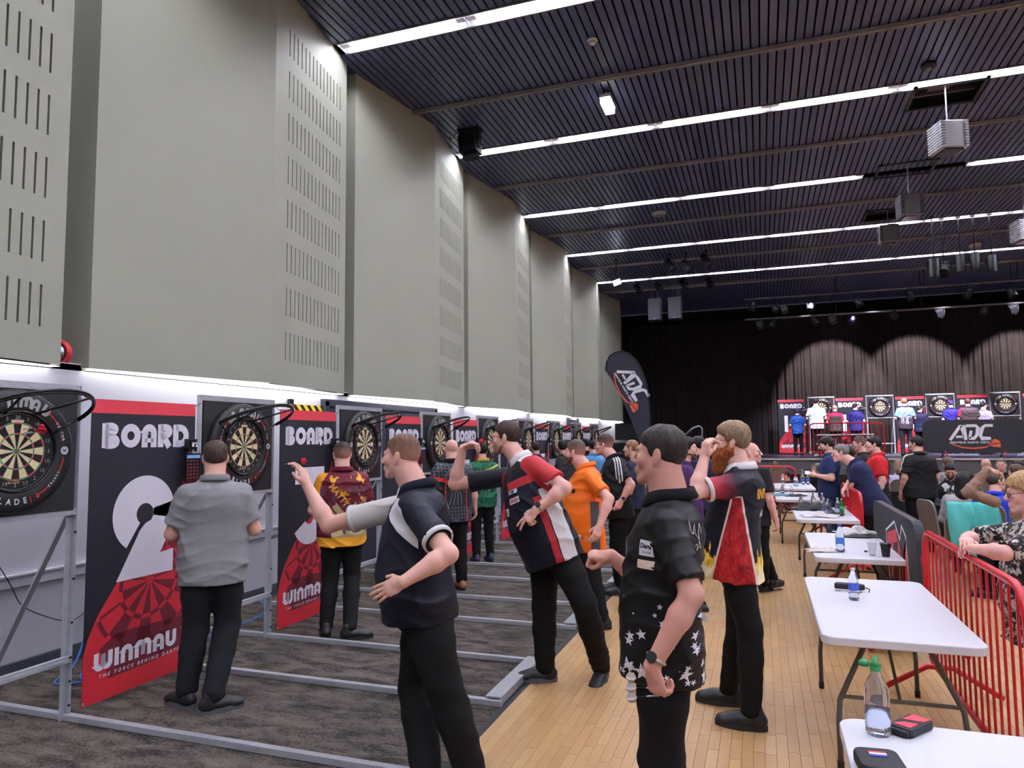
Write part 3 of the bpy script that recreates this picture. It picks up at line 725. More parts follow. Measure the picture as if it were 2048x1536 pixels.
for z, y, nm in ((6.42, 25.0, 'upper'), (5.82, 25.6, 'lower')):
    t = thing('lighting_bar', '%s steel lighting bar spanning above the stage' % nm, 'lighting bar', (0, y, z))
    q = MB(); q.tube([(-.4, 0, 0), (12, 0, 0)], .03, 8); q.tube([(-.4, .22, .02), (12, .22, .02)], .022, 8); q.build('tube', mat('bar_steel', (86, 82, 84), .4, .6), t)
    for x in (0, 2.5, 5, 7.5, 10):
        q = MB(); q.tube([(x, 0, 0), (x, 0, ZC-z)], .012, 6); q.build('hanger', m_fix, t)
LB = [(1505, 612, 'par', m_lensd, 0), (1549, 616, 'par', m_lensb, 0), (1568, 619, 'led', m_lensb, 0), (1623, 611, 'par', m_lensw, 0), (1716, 604, 'par', m_lensw, 0), (1820, 590, 'par', m_lensd, 0), (1937, 586, 'par', m_lensd, 0), (2022, 584, 'par', m_lensw, 0),
      (1520, 650, 'led', m_lensb, 1), (1545, 647, 'par', m_lensw, 1), (1630, 642, 'par', m_lensw, 1), (1665, 640, 'led', m_lensb, 1), (1705, 638, 'par', m_lensw, 1), (1788, 629, 'led', m_lensd, 1), (1880, 626, 'led', m_lensd, 1), (1968, 621, 'par', m_lensw, 1), (2027, 618, 'led', m_lensd, 1)]
for i, (x, y, k, ln, row) in enumerate(LB):
    fixture(k, at(x, y, 25.6 if row else 25.0), (.35*(1 if i % 3 else -1), -.25 if ln is not m_lensd else .6, -.85), ln, '%s lantern from the left on the %s stage lighting bar' % (ordn[i if row == 0 else i-8] if (i if row == 0 else i-8) < 11 else 'last', ('upper', 'lower')[row]), .22 if row else .2, 1.0)
for x, y in ((2.6, 27.9), (5.5, 27.9), (8.9, 27.9)):
    spot((x, y, 6.2), (x+.1, 30.6, 3.6), 950, math.radians(64), .35, (255, 244, 238))
for x in (1.6, 3.6, 5.6, 7.6): spot((x, 24.6, 6.3), (x, 28.2, 2.0), 900, math.radians(52), .5, (240, 236, 255))
for x in (3.0, 6.4): spot((x, 25.5, 5.7), (x, 26.4, SZ), 260, math.radians(70), .6, (110, 100, 255))
t = thing('lighting_bar', 'short steel bar with lanterns and two speakers near the panelled wall', 'lighting bar', (0, 22.0, 6.42))
q = MB(); q.tube([(-4.6, 0, 0), (0.2, 0, 0)], .028, 8); q.build('tube', mat('bar_steel'), t)
for x in (-4.2, -1.8, 0): q = MB(); q.tube([(x, 0, 0), (x, 0, ZC-6.42)], .012, 6); q.build('hanger', m_fix, t)
for i, (x, y) in enumerate(((1275, 577), (1316, 573), (1366, 567), (1417, 565))): fixture('par', at(x, y, 22.0), (.5, -.5, -.7), m_lensd, '%s black lantern from the left above the hanging speakers' % ordn[i], .12)
fixture('flood', at(1233, 563, 20.5), (.3, -.6, -.6), m_lensw, 'small floodlight hanging beside the last panels', .5, 1.1)
for i, (x, y) in enumerate(((1372, 532), (1412, 520), (1340, 530))): fixture('can', at(x, y, 20.4), (.5, -.2, -.8), m_lensw if i == 0 else m_lensd, '%s black lantern below the fourth light row' % ('lit white', 'tilted', 'dim')[i], .2, .9)
for i, (x, y) in enumerate(((1921, 527), (1950, 522), (1984, 527))): fixture('can', at(x, y, 19.5), (0, 0, -1), m_lensd, '%s black can lantern hanging in a row at the upper right' % ordn[i], .35, 1.0)
fixture('can', at(1888, 538, 19.5), (-.2, -.6, -.5), m_lenswarm, 'black lantern with a lit warm lens at the upper right', .35, 1.1)
fixture('can', at(1868, 536, 19.3), (0, 0, -1), m_lensd, 'black can lantern left of the lit warm one', .35, 1.1)
t = fixture('led', at(940, 292, 10.8), (0.1, 0, -1), m_lensd, 'black moving head lantern hanging by the near panels', .45, 1.5)
q = MB(); q.box((0, 0, .3), (.4, .2, .1)); q.box((-.15, 0, .12), (.05, .14, .3)); q.box((.15, 0, .12), (.05, .14, .3)); q.build('head_arm', m_fix, t)
q = MB(); q.tube([(-.2, 0, .32), (-.4, .1, .2), (-.45, .1, .55), (-.3, .1, .75)], .008, 6); q.build('lead', m_fix, t)
for i, (x0, y0, x1, y1) in enumerate(((1296, 598, 1322, 640), (1335, 594, 1363, 638))):
    a, b = at(x0, y0, 22.0), at(x1, y1, 22.0); c = (a+b)/2
    t = thing('hanging_speaker', '%s of the two grey speakers hanging from the lighting bar' % ('left', 'right')[i], 'speaker', c, 0, 'hanging speakers')
    q = MB(); q.box((0, .1, 0), (.4, .3, .7)); q.build('cabinet', m_fix, t, bevel=.02)
    q = MB(); q.box((0, -.06, 0), (.37, .02, .66)); q.build('grille', M('speaker_grille', (86, 88, 98), .6).m, t, bevel=.008)
    q = MB(); q.box((0, -.075, -.3), (.07, .006, .025)); q.build('badge', m_pgrey, t)
    q = MB(); q.tube([(-.1, .05, .33), (-.1, 0, 6.43-c.z)], .01, 6); q.tube([(.1, .05, .33), (.1, 0, 6.43-c.z)], .01, 6); q.build('hanger', m_fix, t)
# ceiling devices
def device(name, label, cat, p, parts):
    t = thing(name, label, cat, p)
    for nm, prof, m in parts: q = MB(); q.lathe(prof, 20); q.build(nm, m, t, smooth=True)
    return t
m_offw = mat('off_white_plastic', (205, 202, 208), .5)
device('smoke_detector', 'white smoke detector on the near ceiling slats', 'detector', (-1.93, 8.85, ZC), (('base', [(0, 0), (.07, 0), (.07, -.02), (.06, -.03), (0, -.03)], m_offw), ('chamber', [(.045, -.03), (.045, -.055), (.03, -.07), (0, -.07)], m_offw)))
device('ceiling_speaker', 'round grey ceiling speaker beyond the third light row', 'speaker', (-2.08, 16.45, ZC), (('rim', [(0, 0), (.16, 0), (.165, -.03), (.12, -.09), (0, -.09)], mat('dim_plastic', (150, 146, 150), .5)), ('grille', [(.11, -.091), (.1, -.1), (0, -.102)], mat('dim_grille', (110, 108, 112), .6))))
device('ceiling_speaker', 'round grey ceiling speaker at the upper right below a light row', 'speaker', atz(1950, 486, ZC), (('rim', [(0, 0), (.16, 0), (.165, -.05), (.12, -.13), (0, -.13)], mat('dim_plastic')), ('grille', [(.11, -.131), (.1, -.14), (0, -.142)], mat('dim_grille'))))
device('smoke_detector', 'dark detector on the ceiling left of the nearest hatch', 'detector', atz(1857, 128, ZC), (('base', [(0, 0), (.1, 0), (.1, -.05), (0, -.06)], mat('hatch_frame')), ('chamber', [(.05, -.06), (.03, -.1), (0, -.1)], mat('dim_grille'))))
t = thing('emergency_light', 'lit white emergency light hanging between the first two light rows', 'light', (-2.06, 10.45, ZC-.16))
q = MB(); q.box((0, .0, .0), (.15, .42, .1)); q.build('diffuser', M('lit_diffuser', (255, 255, 250), .4).emit((255, 250, 240), 3.0).m, t, bevel=.015)
q = MB(); q.box((0, 0, .07), (.17, .44, .05)); q.box((0, .12, .11), (.03, .03, .1)); q.box((0, -.12, .11), (.03, .03, .1)); q.build('backplate', m_offw, t)
def hibay(p, rot, label, col):
    t = thing('hanging_lamp', label, 'lamp', p, rot, 'hanging finned lamps')
    q = MB(); q.box((0, 0, 0), (.3, .36, .42)); q.build('housing', col, t, bevel=.02)
    for s_ in (-1, 1):
        for k in range(10):
            q = MB(); q.box((s_*.17, 0, -.19+.042*k), (.06, .38, .026)); q.build('fin', col, t)
        q = MB(); q.box((s_*.185, 0, 0), (.012, .1, .43)); q.build('side_bracket', col, t)
    q = MB(); q.tube([(0, 0, .2), (0, 0, ZC+.1-p[2])], .012, 6); q.build('suspension_rod', m_fixg, t)
    q = MB(); q.tube([(.2, 0, .0), (.24, 0, .15), (.15, 0, .27), (.0, 0, .25)], .012, 6); q.build('conduit', m_fixg, t)
    q = MB(); q.box((0, 0, -.225), (.26, .32, .03)); q.build('lens', mat('lamp_lens_dark'), t)
m_hb1 = mat('pale_grey_casting', (176, 176, 182), .45); m_hb2 = mat('dim_grey_casting', (104, 104, 110), .45)
hibay(at(1896, 276, 11.9), .3, 'nearest pale grey finned lamp hanging from a ceiling hatch', m_hb1); hibay(at(1819, 413, 15.2), .1, 'second finned lamp hanging from the ceiling', m_hb2)
hibay(at(1777, 470, 18.4), 0, 'third finned lamp hanging from the ceiling', m_hb2); hibay(at(2050, 462, 17.0), .2, 'finned lamp cut by the right edge of the picture', m_hb1)
# ------------------------------------------------------------------ logo print
def adc(pw, po, cx, cy, W, rot=0):
    s_ = W/2.35; c, n = math.cos(rot), math.sin(rot)
    mp = lambda P: [(cx+c*(a-1.12)*s_-n*(b-.2)*s_, cy+n*(a-1.12)*s_+c*(b-.2)*s_) for a, b in P]
    k = .17*s_
    pw.stroke(mp([(-.02, 0), (.57, .86), (.68, .86), (.82, 0)]), k); pw.stroke(mp([(.3, .2), (.74, .2)]), k*.8); pw.stroke(mp([(.86, .86), (1.38, .86), (1.49, .72), (1.4, .28), (1.24, .09), (.98, .09)]), k); pw.stroke(mp([(1.02, .09), (1.12, .56)]), k*.9)
    pw.stroke(mp([(2.26, .86), (1.86, .86), (1.72, .74), (1.58, .25), (1.66, .09), (2.12, .09)]), k)
    q = Print(); q.text('AMATEUR DARTS CIRCUIT', 1.12, -.2, .16, sx=1.1, sp=1.12, bold=.006); nn = len(pw.v); pw.v += mp(q.v); pw.f += [tuple(i+nn for i in f_) for f_ in q.f]
    po.poly(mp([(-.12, -.1), (.1, -.22), (.6, -.4), (1.2, -.46), (1.8, -.4), (2.0, -.3), (2.0, -.38), (1.8, -.5), (1.2, -.56), (.6, -.49), (.1, -.29)]))
    po.poly(mp([(1.98, -.28), (2.12, -.02), (2.36, .06), (2.58, -.1), (2.58, -.16), (2.2, -.24)])); po.poly(mp([(1.98, -.3), (2.2, -.29), (2.6, -.2), (2.6, -.44), (2.2, -.42)]))
m_orange = mat('orange_print', (226, 92, 60), .5); m_cover = M('charcoal_cover_cloth', (48, 47, 54), .8); m_cover.mottle(.12, 8); m_cover = m_cover.m
t = thing('feather_flag', 'dark teardrop feather flag with white and orange logo beside the last panels', 'flag', (0, 20.4, 0))
FY = 20.4; O = Vector((0, FY, 0))
out = [(1211, 742), (1213, 725), (1220, 711), (1232, 704), (1246, 702), (1260, 708), (1274, 722), (1286, 744), (1294, 770), (1298, 800), (1301, 840), (1301, 900), (1296, 960), (1284, 900), (1262, 840), (1240, 790), (1222, 757)]
P = [at(x, y, FY)-O for x, y in out]
q = MB(); n = len(P); q.add([p+Vector((0, .004, 0)) for p in P]+[p-Vector((0, .004, 0)) for p in P], [tuple(range(n)), tuple(range(2*n-1, n-1, -1))]+[(i, n+i, n+(i+1) % n, (i+1) % n) for i in range(n)])
q.build('sail', m_bcloth if False else mat('navy_flag_cloth', (40, 41, 54), .7), t)
q = MB(); q.tube([p for p in P[:12]]+[Vector((P[12].x-.02, 0, .05))], .018, 6); q.build('pole', m_fix, t)
q = MB(); q.tube([(P[12].x-.35, 0, .03), (P[12].x+.35, 0, .03)], .02, 6); q.tube([(P[12].x-.02, -.35, .03), (P[12].x-.02, .35, .03)], .02, 6); q.build('cross_base', m_fix, t)
pw, po = Print(), Print(); c = at(1259, 772, FY)
adc(pw, po, 0, 0, 1.14, math.radians(-60))
fn = lambda a, b: (c.x+a, -.008, c.z+b)
pw.build('logo_lettering', m_pwhite, t, fn); po.build('logo_dart', m_orange, t, fn)
t = thing('equipment_rack', 'black equipment cabinet standing at the far end of the white wall', 'cabinet', (-4.75, 26.0, 0))
q = MB(); q.box((0, 0, .8), (.9, .7, 1.6)); q.build('cabinet', m_fix, t, bevel=.01); q = MB(); q.box((0.1, 0, 2.0), (.8, .6, .6)); q.build('speaker_box', m_fix, t, bevel=.02)
for k in range(4): q = MB(); q.box((.46, 0, .3+.32*k), (.02, .6, .26)); q.build('rack_unit', m_fixg if k == 2 else m_fix, t)
# ------------------------------------------------------------------ folding tables
m_tab = M('white_moulded_plastic', (226, 224, 232), .42); n = m_tab.noise(220, 2); m_tab.bump(n, .05, .001); m_tab = m_tab.m
m_leg = mat('grey_leg_enamel', (92, 88, 86), .4, .3); m_cap = mat('black_foot_cap', (25, 25, 25), .6)
TZ = .74
def make_table(L=1.68, W=.76):
    t = thing('folding_table', 'x', 'table')
    q = MB(); q.prism(rrect(W, L, .07, 6), TZ-.045, TZ); q.build('tabletop', m_tab, t, bevel=.006)
    q = MB()
    for s_ in (-1, 1): q.box((s_*(W/2-.09), 0, TZ-.06), (.025, L-.3, .03))
    q.build('side_rail', m_leg, t)
    for e in (-1, 1):
        y = e*(L/2-.22)
        for s_ in (-1, 1):
            q = MB(); pts = [(s_*.14, y, .69), (s_*.17, y, .62), (s_*.29, y+e*.02, .36), (s_*.3, y+e*.03, .25), (s_*.3, y+e*.03, .03)]
            q.tube(pts, .0145, 8); l = q.build('leg', m_leg, t, smooth=True); q = MB(); q.tube([(s_*.3, y+e*.03, 0), (s_*.3, y+e*.03, .045)], .0175, 8); q.build('foot_cap', m_cap, l)
        q = MB(); q.tube([(-.28, y+e*.02, .38), (.28, y+e*.02, .38)], .011, 6); q.build('crossbar', m_leg, t)
        q = MB(); q.tube([(0, y+e*.02, .38), (0, e*.18, .67)], .009, 6); q.build('brace', m_leg, t)
    return t
TB = [(.61, 2.12, 'white folding table at the bottom right corner, nearest the camera'), (.64, 4.93, 'white folding table with one small bottle and a black pouch'), (.78, 7.53, 'white folding table with a clear cup and a black coffee cup'),
      (.76, 10.48, 'white folding table crowded with bottles and a cloth'), (.57, 13.4, 'white folding table second from the far barrier'), (.6, 16.05, 'farthest white folding table, by the red cross barrier')]
t0 = make_table()
for i, (x, y, l) in enumerate(TB):
    if i == 0: t0.location = (x, y, 0); t0['label'] = l; t0['group'] = 'folding tables along the barrier'
    else: dup(t0, (x, y, 0), 0, l, 'folding tables along the barrier')
p = at(1688, 868, 25.6)
t = dup(t0, (p.x, 25.6, SZ), PI/2, 'white folding table on the stage behind the red barrier', 'folding tables along the barrier')
# ------------------------------------------------------------------ red crowd barriers
m_bar = M('red_barrier_enamel', (196, 24, 38), .3); m_bar.mottle(.15, 9); m_bar = m_bar.m
def make_barrier(L=2.12, H=1.08, nb=17):
    t = thing('crowd_barrier', 'x', 'barrier'); R = .16
    P = arcpts(L/2-R, H-R, R, R, 0, 90, 5)+arcpts(-L/2+R, H-R, R, R, 90, 180, 5)+arcpts(-L/2+R, .16+R, R, R, 180, 270, 5)+arcpts(L/2-R, .16+R, R, R, 270, 360, 5)
    q = MB(); q.tube([(a, 0, b) for a, b in P], .021, 8, True); q.build('frame', m_bar, t, smooth=True)
    b = MB(); b.tube([(0, 0, .16), (0, 0, H)], .0075, 6); b = b.mesh('bar')
    for k in range(nb):
        x = -L/2+.12+(L-.24)*k/(nb-1); share('bar', b, m_bar, t, (x, 0, 0))
    for s_ in (-1, 1):
        q = MB(); x = s_*(L/2-.3); q.tube([(x, -.36, .02), (x, -.08, .19), (x, .08, .19), (x, .36, .02)], .019, 8); q.build('foot', m_bar, t, smooth=True)
        q = MB(); q.tube([(s_*L/2, 0, .5), (s_*(L/2+.04), 0, .5), (s_*(L/2+.04), 0, .56), (s_*L/2, 0, .56)], .008, 6); q.tube([(s_*L/2, 0, .85), (s_*(L/2+.04), 0, .85), (s_*(L/2+.04), 0, .78)], .008, 6); q.build('hook', m_bar, t)
    return t
def cover(loc, rot, label, logo, L=2.2, H=1.1):
    t = thing('barrier_cover', label, 'barrier cover', loc, rot, 'barrier covers')
    q = MB(); q.prism(rrect(L, H-.14, .17, 6, 0, (H+.14)/2), -.035, .035, lambda a, b, c: (a, c, b)); q.build('sleeve', m_cover, t)
    if logo == 'adc':
        pw, po = Print(), Print(); adc(pw, po, -.05, .62, 1.15); fn = lambda a, b: (a, -.037, b); pw.build('logo_lettering', m_pwhite, t, fn); po.build('logo_dart', m_orange, t, fn)
    else:
        pw, pr = Print(), Print()
        sh = [(-.62, .78), (-.2, .9), (.0, .78), (.1, .9), (.24, .84), (.3, .5), (.0, .22), (-.28, .34), (-.5, .22)]
        pw.stroke(sh, .022, True)
        pr.stroke([(-.55, .72), (-.12, .8)], .1); pr.stroke([(-.34, .75), (-.4, .42)], .11); pr.stroke([(-.08, .36), (-.04, .76), (.07, .52), (.18, .76), (.22, .36)], .09)
        pr.poly([(-.42, .32), (.2, .32), (.0, .25), (-.2, .27)])
        fn = lambda a, b: (.42+a*1.15, -.037, .02+b*1.1); pw.build('logo_outline', m_pwhite, t, fn); pr.build('logo_lettering', m_red, t, fn)
    return t
bar0 = make_barrier(); bar0.location = (1.1, 4.9, 0); bar0.rotation_euler = (0, 0, -PI/2); bar0['group'] = 'red crowd barriers'
bar0['label'] = 'red crowd barrier beside the nearest tables, woman leaning on it'
for x, y, z, r, l in ((1.13, 7.35, 0, -PI/2, 'red crowd barrier under the nearest charcoal cover'), (1.1, 10.5, 0, -PI/2, 'red crowd barrier the man in navy leans on'), (1.05, 13.1, 0, -PI/2, 'red crowd barrier under the second charcoal cover'),
                      (-.35, 17.6, 0, 0, 'red crowd barrier set across the lane beyond the tables'), (at(1692, 870, 24.3).x, 24.3, SZ, 0, 'bare red crowd barrier on the stage edge'), (at(1946, 870, 24.3).x, 24.3, SZ, 0, 'red crowd barrier under the logo cover on the stage')):
    dup(bar0, (x, y, z), r, l, 'red crowd barriers')
cover((1.13, 7.35, 0), -PI/2, 'charcoal barrier cover with red and white emblem beside the third table', 'tm')
cover((1.05, 13.1, 0), -PI/2, 'charcoal barrier cover with red emblem beside the far tables', 'tm')
cover((at(1946, 870, 24.3).x, 24.3, SZ), 0, 'charcoal barrier cover with white and orange logo on the stage', 'adc', 2.62, 1.12)
# ------------------------------------------------------------------ things on the tables
m_pet = M('clear_bottle_plastic', (240, 244, 250), .06); m_pet.set('Transmission Weight', .92).set('IOR', 1.16); m_pet = m_pet.m
m_water = M('drinking_water', (235, 242, 255), .02); m_water.set('Transmission Weight', 1.0).set('IOR', 1.25); m_water = m_water.m
m_cup = M('clear_cup_plastic', (245, 245, 250), .12); m_cup.set('Transmission Weight', .85).set('IOR', 1.12); m_cup = m_cup.m
def bottle(loc, label, h=.21, r=.032, cap=(40, 70, 200), lab=(46, 82, 190), fill=.6, body=None, name='water_bottle', sport=False):
    t = thing(name, label, 'bottle', loc, random.random()*3, 'bottles on the tables'); b = body or m_pet
    q = MB(); q.lathe([(r*.85, 0), (r, .012), (r, .06*h/.21), (r*.95, .075*h/.21), (r, .09*h/.21), (r, h*.6), (r*.93, h*.68), (r*.62, h*.8), (r*.4, h*.87), (r*.38, h*.93)], 18); q.build('body', b, t, smooth=True)
    q = MB(); q.lathe([(0, h*.92), (r*.44, h*.92), (r*.46, h*.96), (r*.44, h), (0, h)], 14); q.build('cap', mat('cap_%d_%d_%d' % cap, cap, .4), t, smooth=True)
    if lab: q = MB(); q.lathe([(r*1.012, h*.32), (r*1.015, h*.33), (r*1.015, h*.5), (r*1.012, h*.51)], 18); q.build('paper_label', mat('label_%d_%d_%d' % lab, lab, .5), t, smooth=True)
    if fill: q = MB(); q.lathe([(0, .006), (r*.8, .006), (r*.93, .016), (r*.93, h*fill*.5), (0, h*fill*.5)], 16); q.build('water', m_water, t, smooth=True)
    if sport:
        q = MB(); q.lathe([(r*.5, h), (r*.2, h+.01), (r*.17, h+.03), (0, h+.03)], 12); q.build('spout', mat('cap_%d_%d_%d' % cap), t, smooth=True)
        q = MB(); q.lathe([(0, 0), (r*.42, 0), (r*.42, .014), (r*.2, .022)], 14, (r*1.0, 0, h-.012)); q.build('flip_lid', mat('cap_%d_%d_%d' % cap), t, smooth=True)
    return t
def onT(x, y, z=TZ): return atz(x, y, z+.001)
bottle(onT(1757, 1468), 'large clear water bottle with green sports cap on the nearest table', .235, .041, (44, 150, 84), None, .75, sport=True)
bottle(onT(1708, 1200), 'small clear water bottle with blue label beside the black pouch', .20, .03, (190, 190, 196), (52, 84, 190), .45)
bottle(onT(1681, 1104), 'clear water bottle with blue cap and blue label on the table with cups', .245, .037, (52, 70, 210), (70, 120, 205), .6)
for i, (x, y, cap, lab, h, w_) in enumerate(((1603, 1016, (30, 30, 34), None, .2, 'with a black cap beside the dark bag'), (1627, 1015, (30, 30, 34), None, .21, 'with a black cap behind the dark bag'), (1645, 1017, (210, 210, 220), (190, 190, 205), .22, 'with a pale cap, third of the cluster'),
        (1649, 1026, (210, 210, 220), (70, 84, 120), .2, 'with a grey label in the cluster'), (1657, 1028, (210, 210, 220), (54, 60, 90), .2, 'with a dark label in the cluster'), (1676, 1027, (210, 210, 220), (80, 100, 190), .21, 'with a blue label beside the green bottle'))):
    bottle(onT(x, y), 'small clear water bottle %s on the crowded table' % w_, h, .031, cap, lab, .3)
m_gglass = M('green_bottle_glass', (40, 150, 60), .08); m_gglass.set('Transmission Weight', .5); bottle(onT(1684, 1028), 'green glass bottle on the crowded table', .2, .028, (60, 130, 70), (70, 170, 90), 0, m_gglass.m, 'glass_bottle')
for i, (x, y, c, l) in enumerate(((1566, 972, (210, 210, 220), None), (1590, 972, (210, 210, 220), None), (1594, 973, (210, 210, 220), (110, 120, 170)), (1565, 989, (210, 210, 220), (120, 140, 170)), (1583, 993, (220, 220, 230), None))):
    bottle(onT(x, y), 'small clear bottle on the far tables, %s from the left' % ordn[i], .19, .033, c, l, .3)
for i, (x, y) in enumerate(((1607, 969), (1616, 969))): bottle(onT(x, y), 'clear bottle with a blue label at the far end of the farthest table, %s' % ('left', 'right')[i], .24, .036, (60, 110, 220), (50, 100, 210), .5)
def cup(loc, label, r0, r1, h, m, name, lid=None):
    t = thing(name, label, 'cup', loc); q = MB(); q.lathe([(0, .003), (r0, .003), (r0, 0), (r1, h), (r1+.002, h), (r1-.002, h-.003), (r0-.003, .006)], 20); q.build('body', m, t, smooth=False)
    if lid: q = MB(); q.lathe([(r1+.003, h-.012), (r1+.004, h), (r1-.004, h+.006), (0, h+.006)], 20); q.build('rim_lid', lid, t)
    else: q = MB(); q.tube([(r1*math.cos(a), r1*math.sin(a), h) for a in [2*PI*k/20 for k in range(20)]], .002, 5, True); q.build('rim', m, t)
    return t
cup(onT(1745, 1111), 'empty clear plastic cup next to the black coffee cup', .024, .036, .105, m_cup, 'plastic_cup')
cup(onT(1772, 1113), 'black ribbed paper coffee cup at the table edge', .03, .042, .11, mat('matt_black_card', (34, 34, 37), .7), 'coffee_cup', mat('black_lid', (28, 28, 30), .4))
def cloth_heap(name, label, cat, loc, sx, sy, h, m, seed, rot=0):
    r_ = random.Random(seed); n = 22; V = []; F = []; a, b, c = (r_.random()*6 for _ in range(3))
    for i in range(n):
        for j in range(n):
            u, v = i/(n-1)*2-1, j/(n-1)*2-1; rr = 1+.22*math.sin(3*math.atan2(v, u)+a)+.12*math.sin(7*math.atan2(v, u)+b)
            z = h*max(0, 1-(u*u+v*v)**1.1*.75)*(0.55+.45*math.sin(5*u+3*v+c)*math.cos(6*v-2*u+a))+.004
            V.append((u*sx/2*rr, v*sy/2*rr, max(.003, z)))
    for i in range(n-1):
        for j in range(n-1): F.append((i*n+j, (i+1)*n+j, (i+1)*n+j+1, i*n+j+1))
    q = MB(); q.add(V, F); o = q.build(name, m, None, True); o.location = loc; o.rotation_euler.z = rot
    s_ = o.modifiers.new('thick', 'SOLIDIFY'); s_.thickness = .004; s_.offset = 1; return tag(o, label, cat)
m_cl = mat('white_cotton', (214, 208, 206), .9); m_dk = mat('dark_nylon', (24, 25, 30), .6)
cloth_heap('napkin', 'crumpled white napkin at the left of the table with cups', 'napkin', onT(1638, 1103), .2, .12, .035, m_cl, 1); cloth_heap('napkin', 'second crumpled napkin beside the blue capped bottle', 'napkin', onT(1658, 1102), .14, .14, .035, m_cl, 2)
cloth_heap('cloth_bundle', 'grey and white cloth bundle at the back of the table with cups', 'cloth', onT(1712, 1069), .34, .3, .1, m_cl, 3); cloth_heap('shirt_bundle', 'dark garment under the white cloth bundle', 'cloth', onT(1730, 1074), .5, .2, .03, m_dk, 4)
cloth_heap('white_cloth', 'white cloth hanging at the front edge of the crowded table', 'cloth', onT(1637, 1033), .36, .3, .07, m_cl, 5); cloth_heap('dark_bag', 'dark soft bag lying among bottles on the crowded table', 'bag', onT(1625, 1020), .5, .3, .12, m_dk, 6)
cloth_heap('dark_pouch', 'small dark pouch by the bottle cluster', 'pouch', onT(1667, 1031), .22, .14, .05, m_dk, 7); cloth_heap('dark_cloth', 'dark cloth on the second farthest table', 'cloth', onT(1592, 992), .3, .3, .035, m_dk, 8)
cloth_heap('teal_cloth', 'teal cloth on the second farthest table', 'cloth', onT(1562, 990), .35, .5, .02, mat('teal_cotton', (96, 130, 136), .9), 9)
t = thing('dart_wallet', 'black and red dart wallet lying beside the large bottle', 'wallet', onT(1822, 1461), math.radians(-38))
q = MB(); q.prism(rrect(.085, .15, .012), .002, .03); q.build('case', m_dk, t, bevel=.006); q = MB(); q.prism([(-.03, .0), (.03, .03), (.035, .07), (-.03, .07)], .0302, .0315); q.prism([(-.035, -.06), (.03, -.06), (.03, -.0), (-.01, -.02)], .0302, .0315); q.build('red_flash', mat('wallet_red', (210, 60, 78), .5), t)
q = MB(); q.box((0, -.08, .014), (.07, .02, .02)); q.build('flap', m_dk, t, bevel=.004); q = MB(); q.lathe([(0, 0), (.007, 0), (.007, .006), (0, .008)], 10, (-.046, -.05, .012)); q.build('stud', m_wire, t)
t = thing('dart_case', 'black zipped dart case with small striped flag at the bottom edge', 'case', onT(1755, 1535), .1)
q = MB(); q.prism(rrect(.13, .15, .03, 6, 0, -.03), .002, .045); q.build('shell', m_dk, t, bevel=.01)
for k, c in enumerate(((190, 50, 60), (230, 230, 235), (60, 80, 160))): q = MB(); q.box((0, .0-.012*k, .0465), (.05, .011, .002)); q.build('flag_stripe', mat('flag_%d' % k, c, .6), t)
t = thing('dart_pouch', 'black folded dart pouch behind the small bottle', 'pouch', onT(1698, 1182), math.radians(-6))
q = MB(); q.prism([(-.09, -.02), (.08, -.03), (.1, .0), (.07, .03), (-.08, .035)], .012, .05); q.build('body', m_dk, t, bevel=.008); q = MB(); q.prism([(-.05, -.02), (.05, -.025), (.05, .02), (-.05, .02)], 0, .014); q.build('silver_base', m_wire, t); q = MB(); q.tube([(.1, 0, .03), (.125, .0, .02), (.12, -.01, .003)], .004, 5); q.build('strap', m_dk, t)
for i, (x, y, l) in enumerate(((1732, 1104, 'dark blue bottle cap lying by the clear cup'), (1606, 1030, 'dark bottle cap on the crowded table'))):
    q = MB(); q.lathe([(0, 0), (.015, 0), (.015, .012), (0, .012)], 14); o = q.build('bottle_cap', mat('cap_30_30_80', (30, 30, 80), .5), None); o.location = onT(x, y); tag(o, l, 'bottle cap')
for i, (x, y) in enumerate(((1595, 1020), (1668, 1034))):
    q = MB(); q.prism(rrect(.14, .08, .02), 0, .03); o = q.build('sunglasses_case', mat('pale_case', (200, 198, 206), .5) if i else mat('navy_case', (40, 42, 60), .5), None, bevel=.006); o.location = onT(x, y); tag(o, 'pale case in front of the bottle cluster' if i else 'dark oval case at the left of the crowded table', 'case')
# darts left in the nearest board
def dart(loc, d, label, fl, name='dart', group='darts'):
    t = thing(name, label, 'dart', loc, 0, group); e = Vector((0, 0, 1)).rotation_difference(Vector(d).normalized()).to_euler()
    for nm, prof, m in (('point', [(.0003, 0), (.0011, .012), (.0011, .03)], m_wire), ('barrel', [(.002, .03), (.0035, .036), (.0035, .078), (.0025, .084)], m_alu), ('shaft', [(.002, .084), (.0018, .12)], m_blackmetal)):
        q = MB(); q.lathe(prof, 8); o = q.build(nm, m, t, smooth=True); o.rotation_euler = e
    for k in range(2):
        q = MB(); pl = [(-.001, .118), (-.019, .128), (-.019, .146), (-.006, .156), (.006, .156), (.019, .146), (.019, .128), (.001, .118)]
        q.prism(pl, -.0006, .0006, (lambda a, b, c: (a, c, b)) if k else (lambda a, b, c: (c, a, b))); o = q.build('flight', fl, t); o.rotation_euler = e
    return t
m_flr = mat('red_flight', (206, 40, 66), .5); m_flw = mat('white_flight', (225, 215, 212), .5)
for i, (dy, dz) in enumerate(((.008, .103), (.02, .102), (.0, .13))):
    dart((SX+.07, BAY[0]+dy, BZ+dz), (1, .25+.1*i, .18-.03*i), ('upper', 'middle', 'lower')[i]+' dart with red flights stuck in the nearest board', m_flr, group='darts stuck in the nearest board')
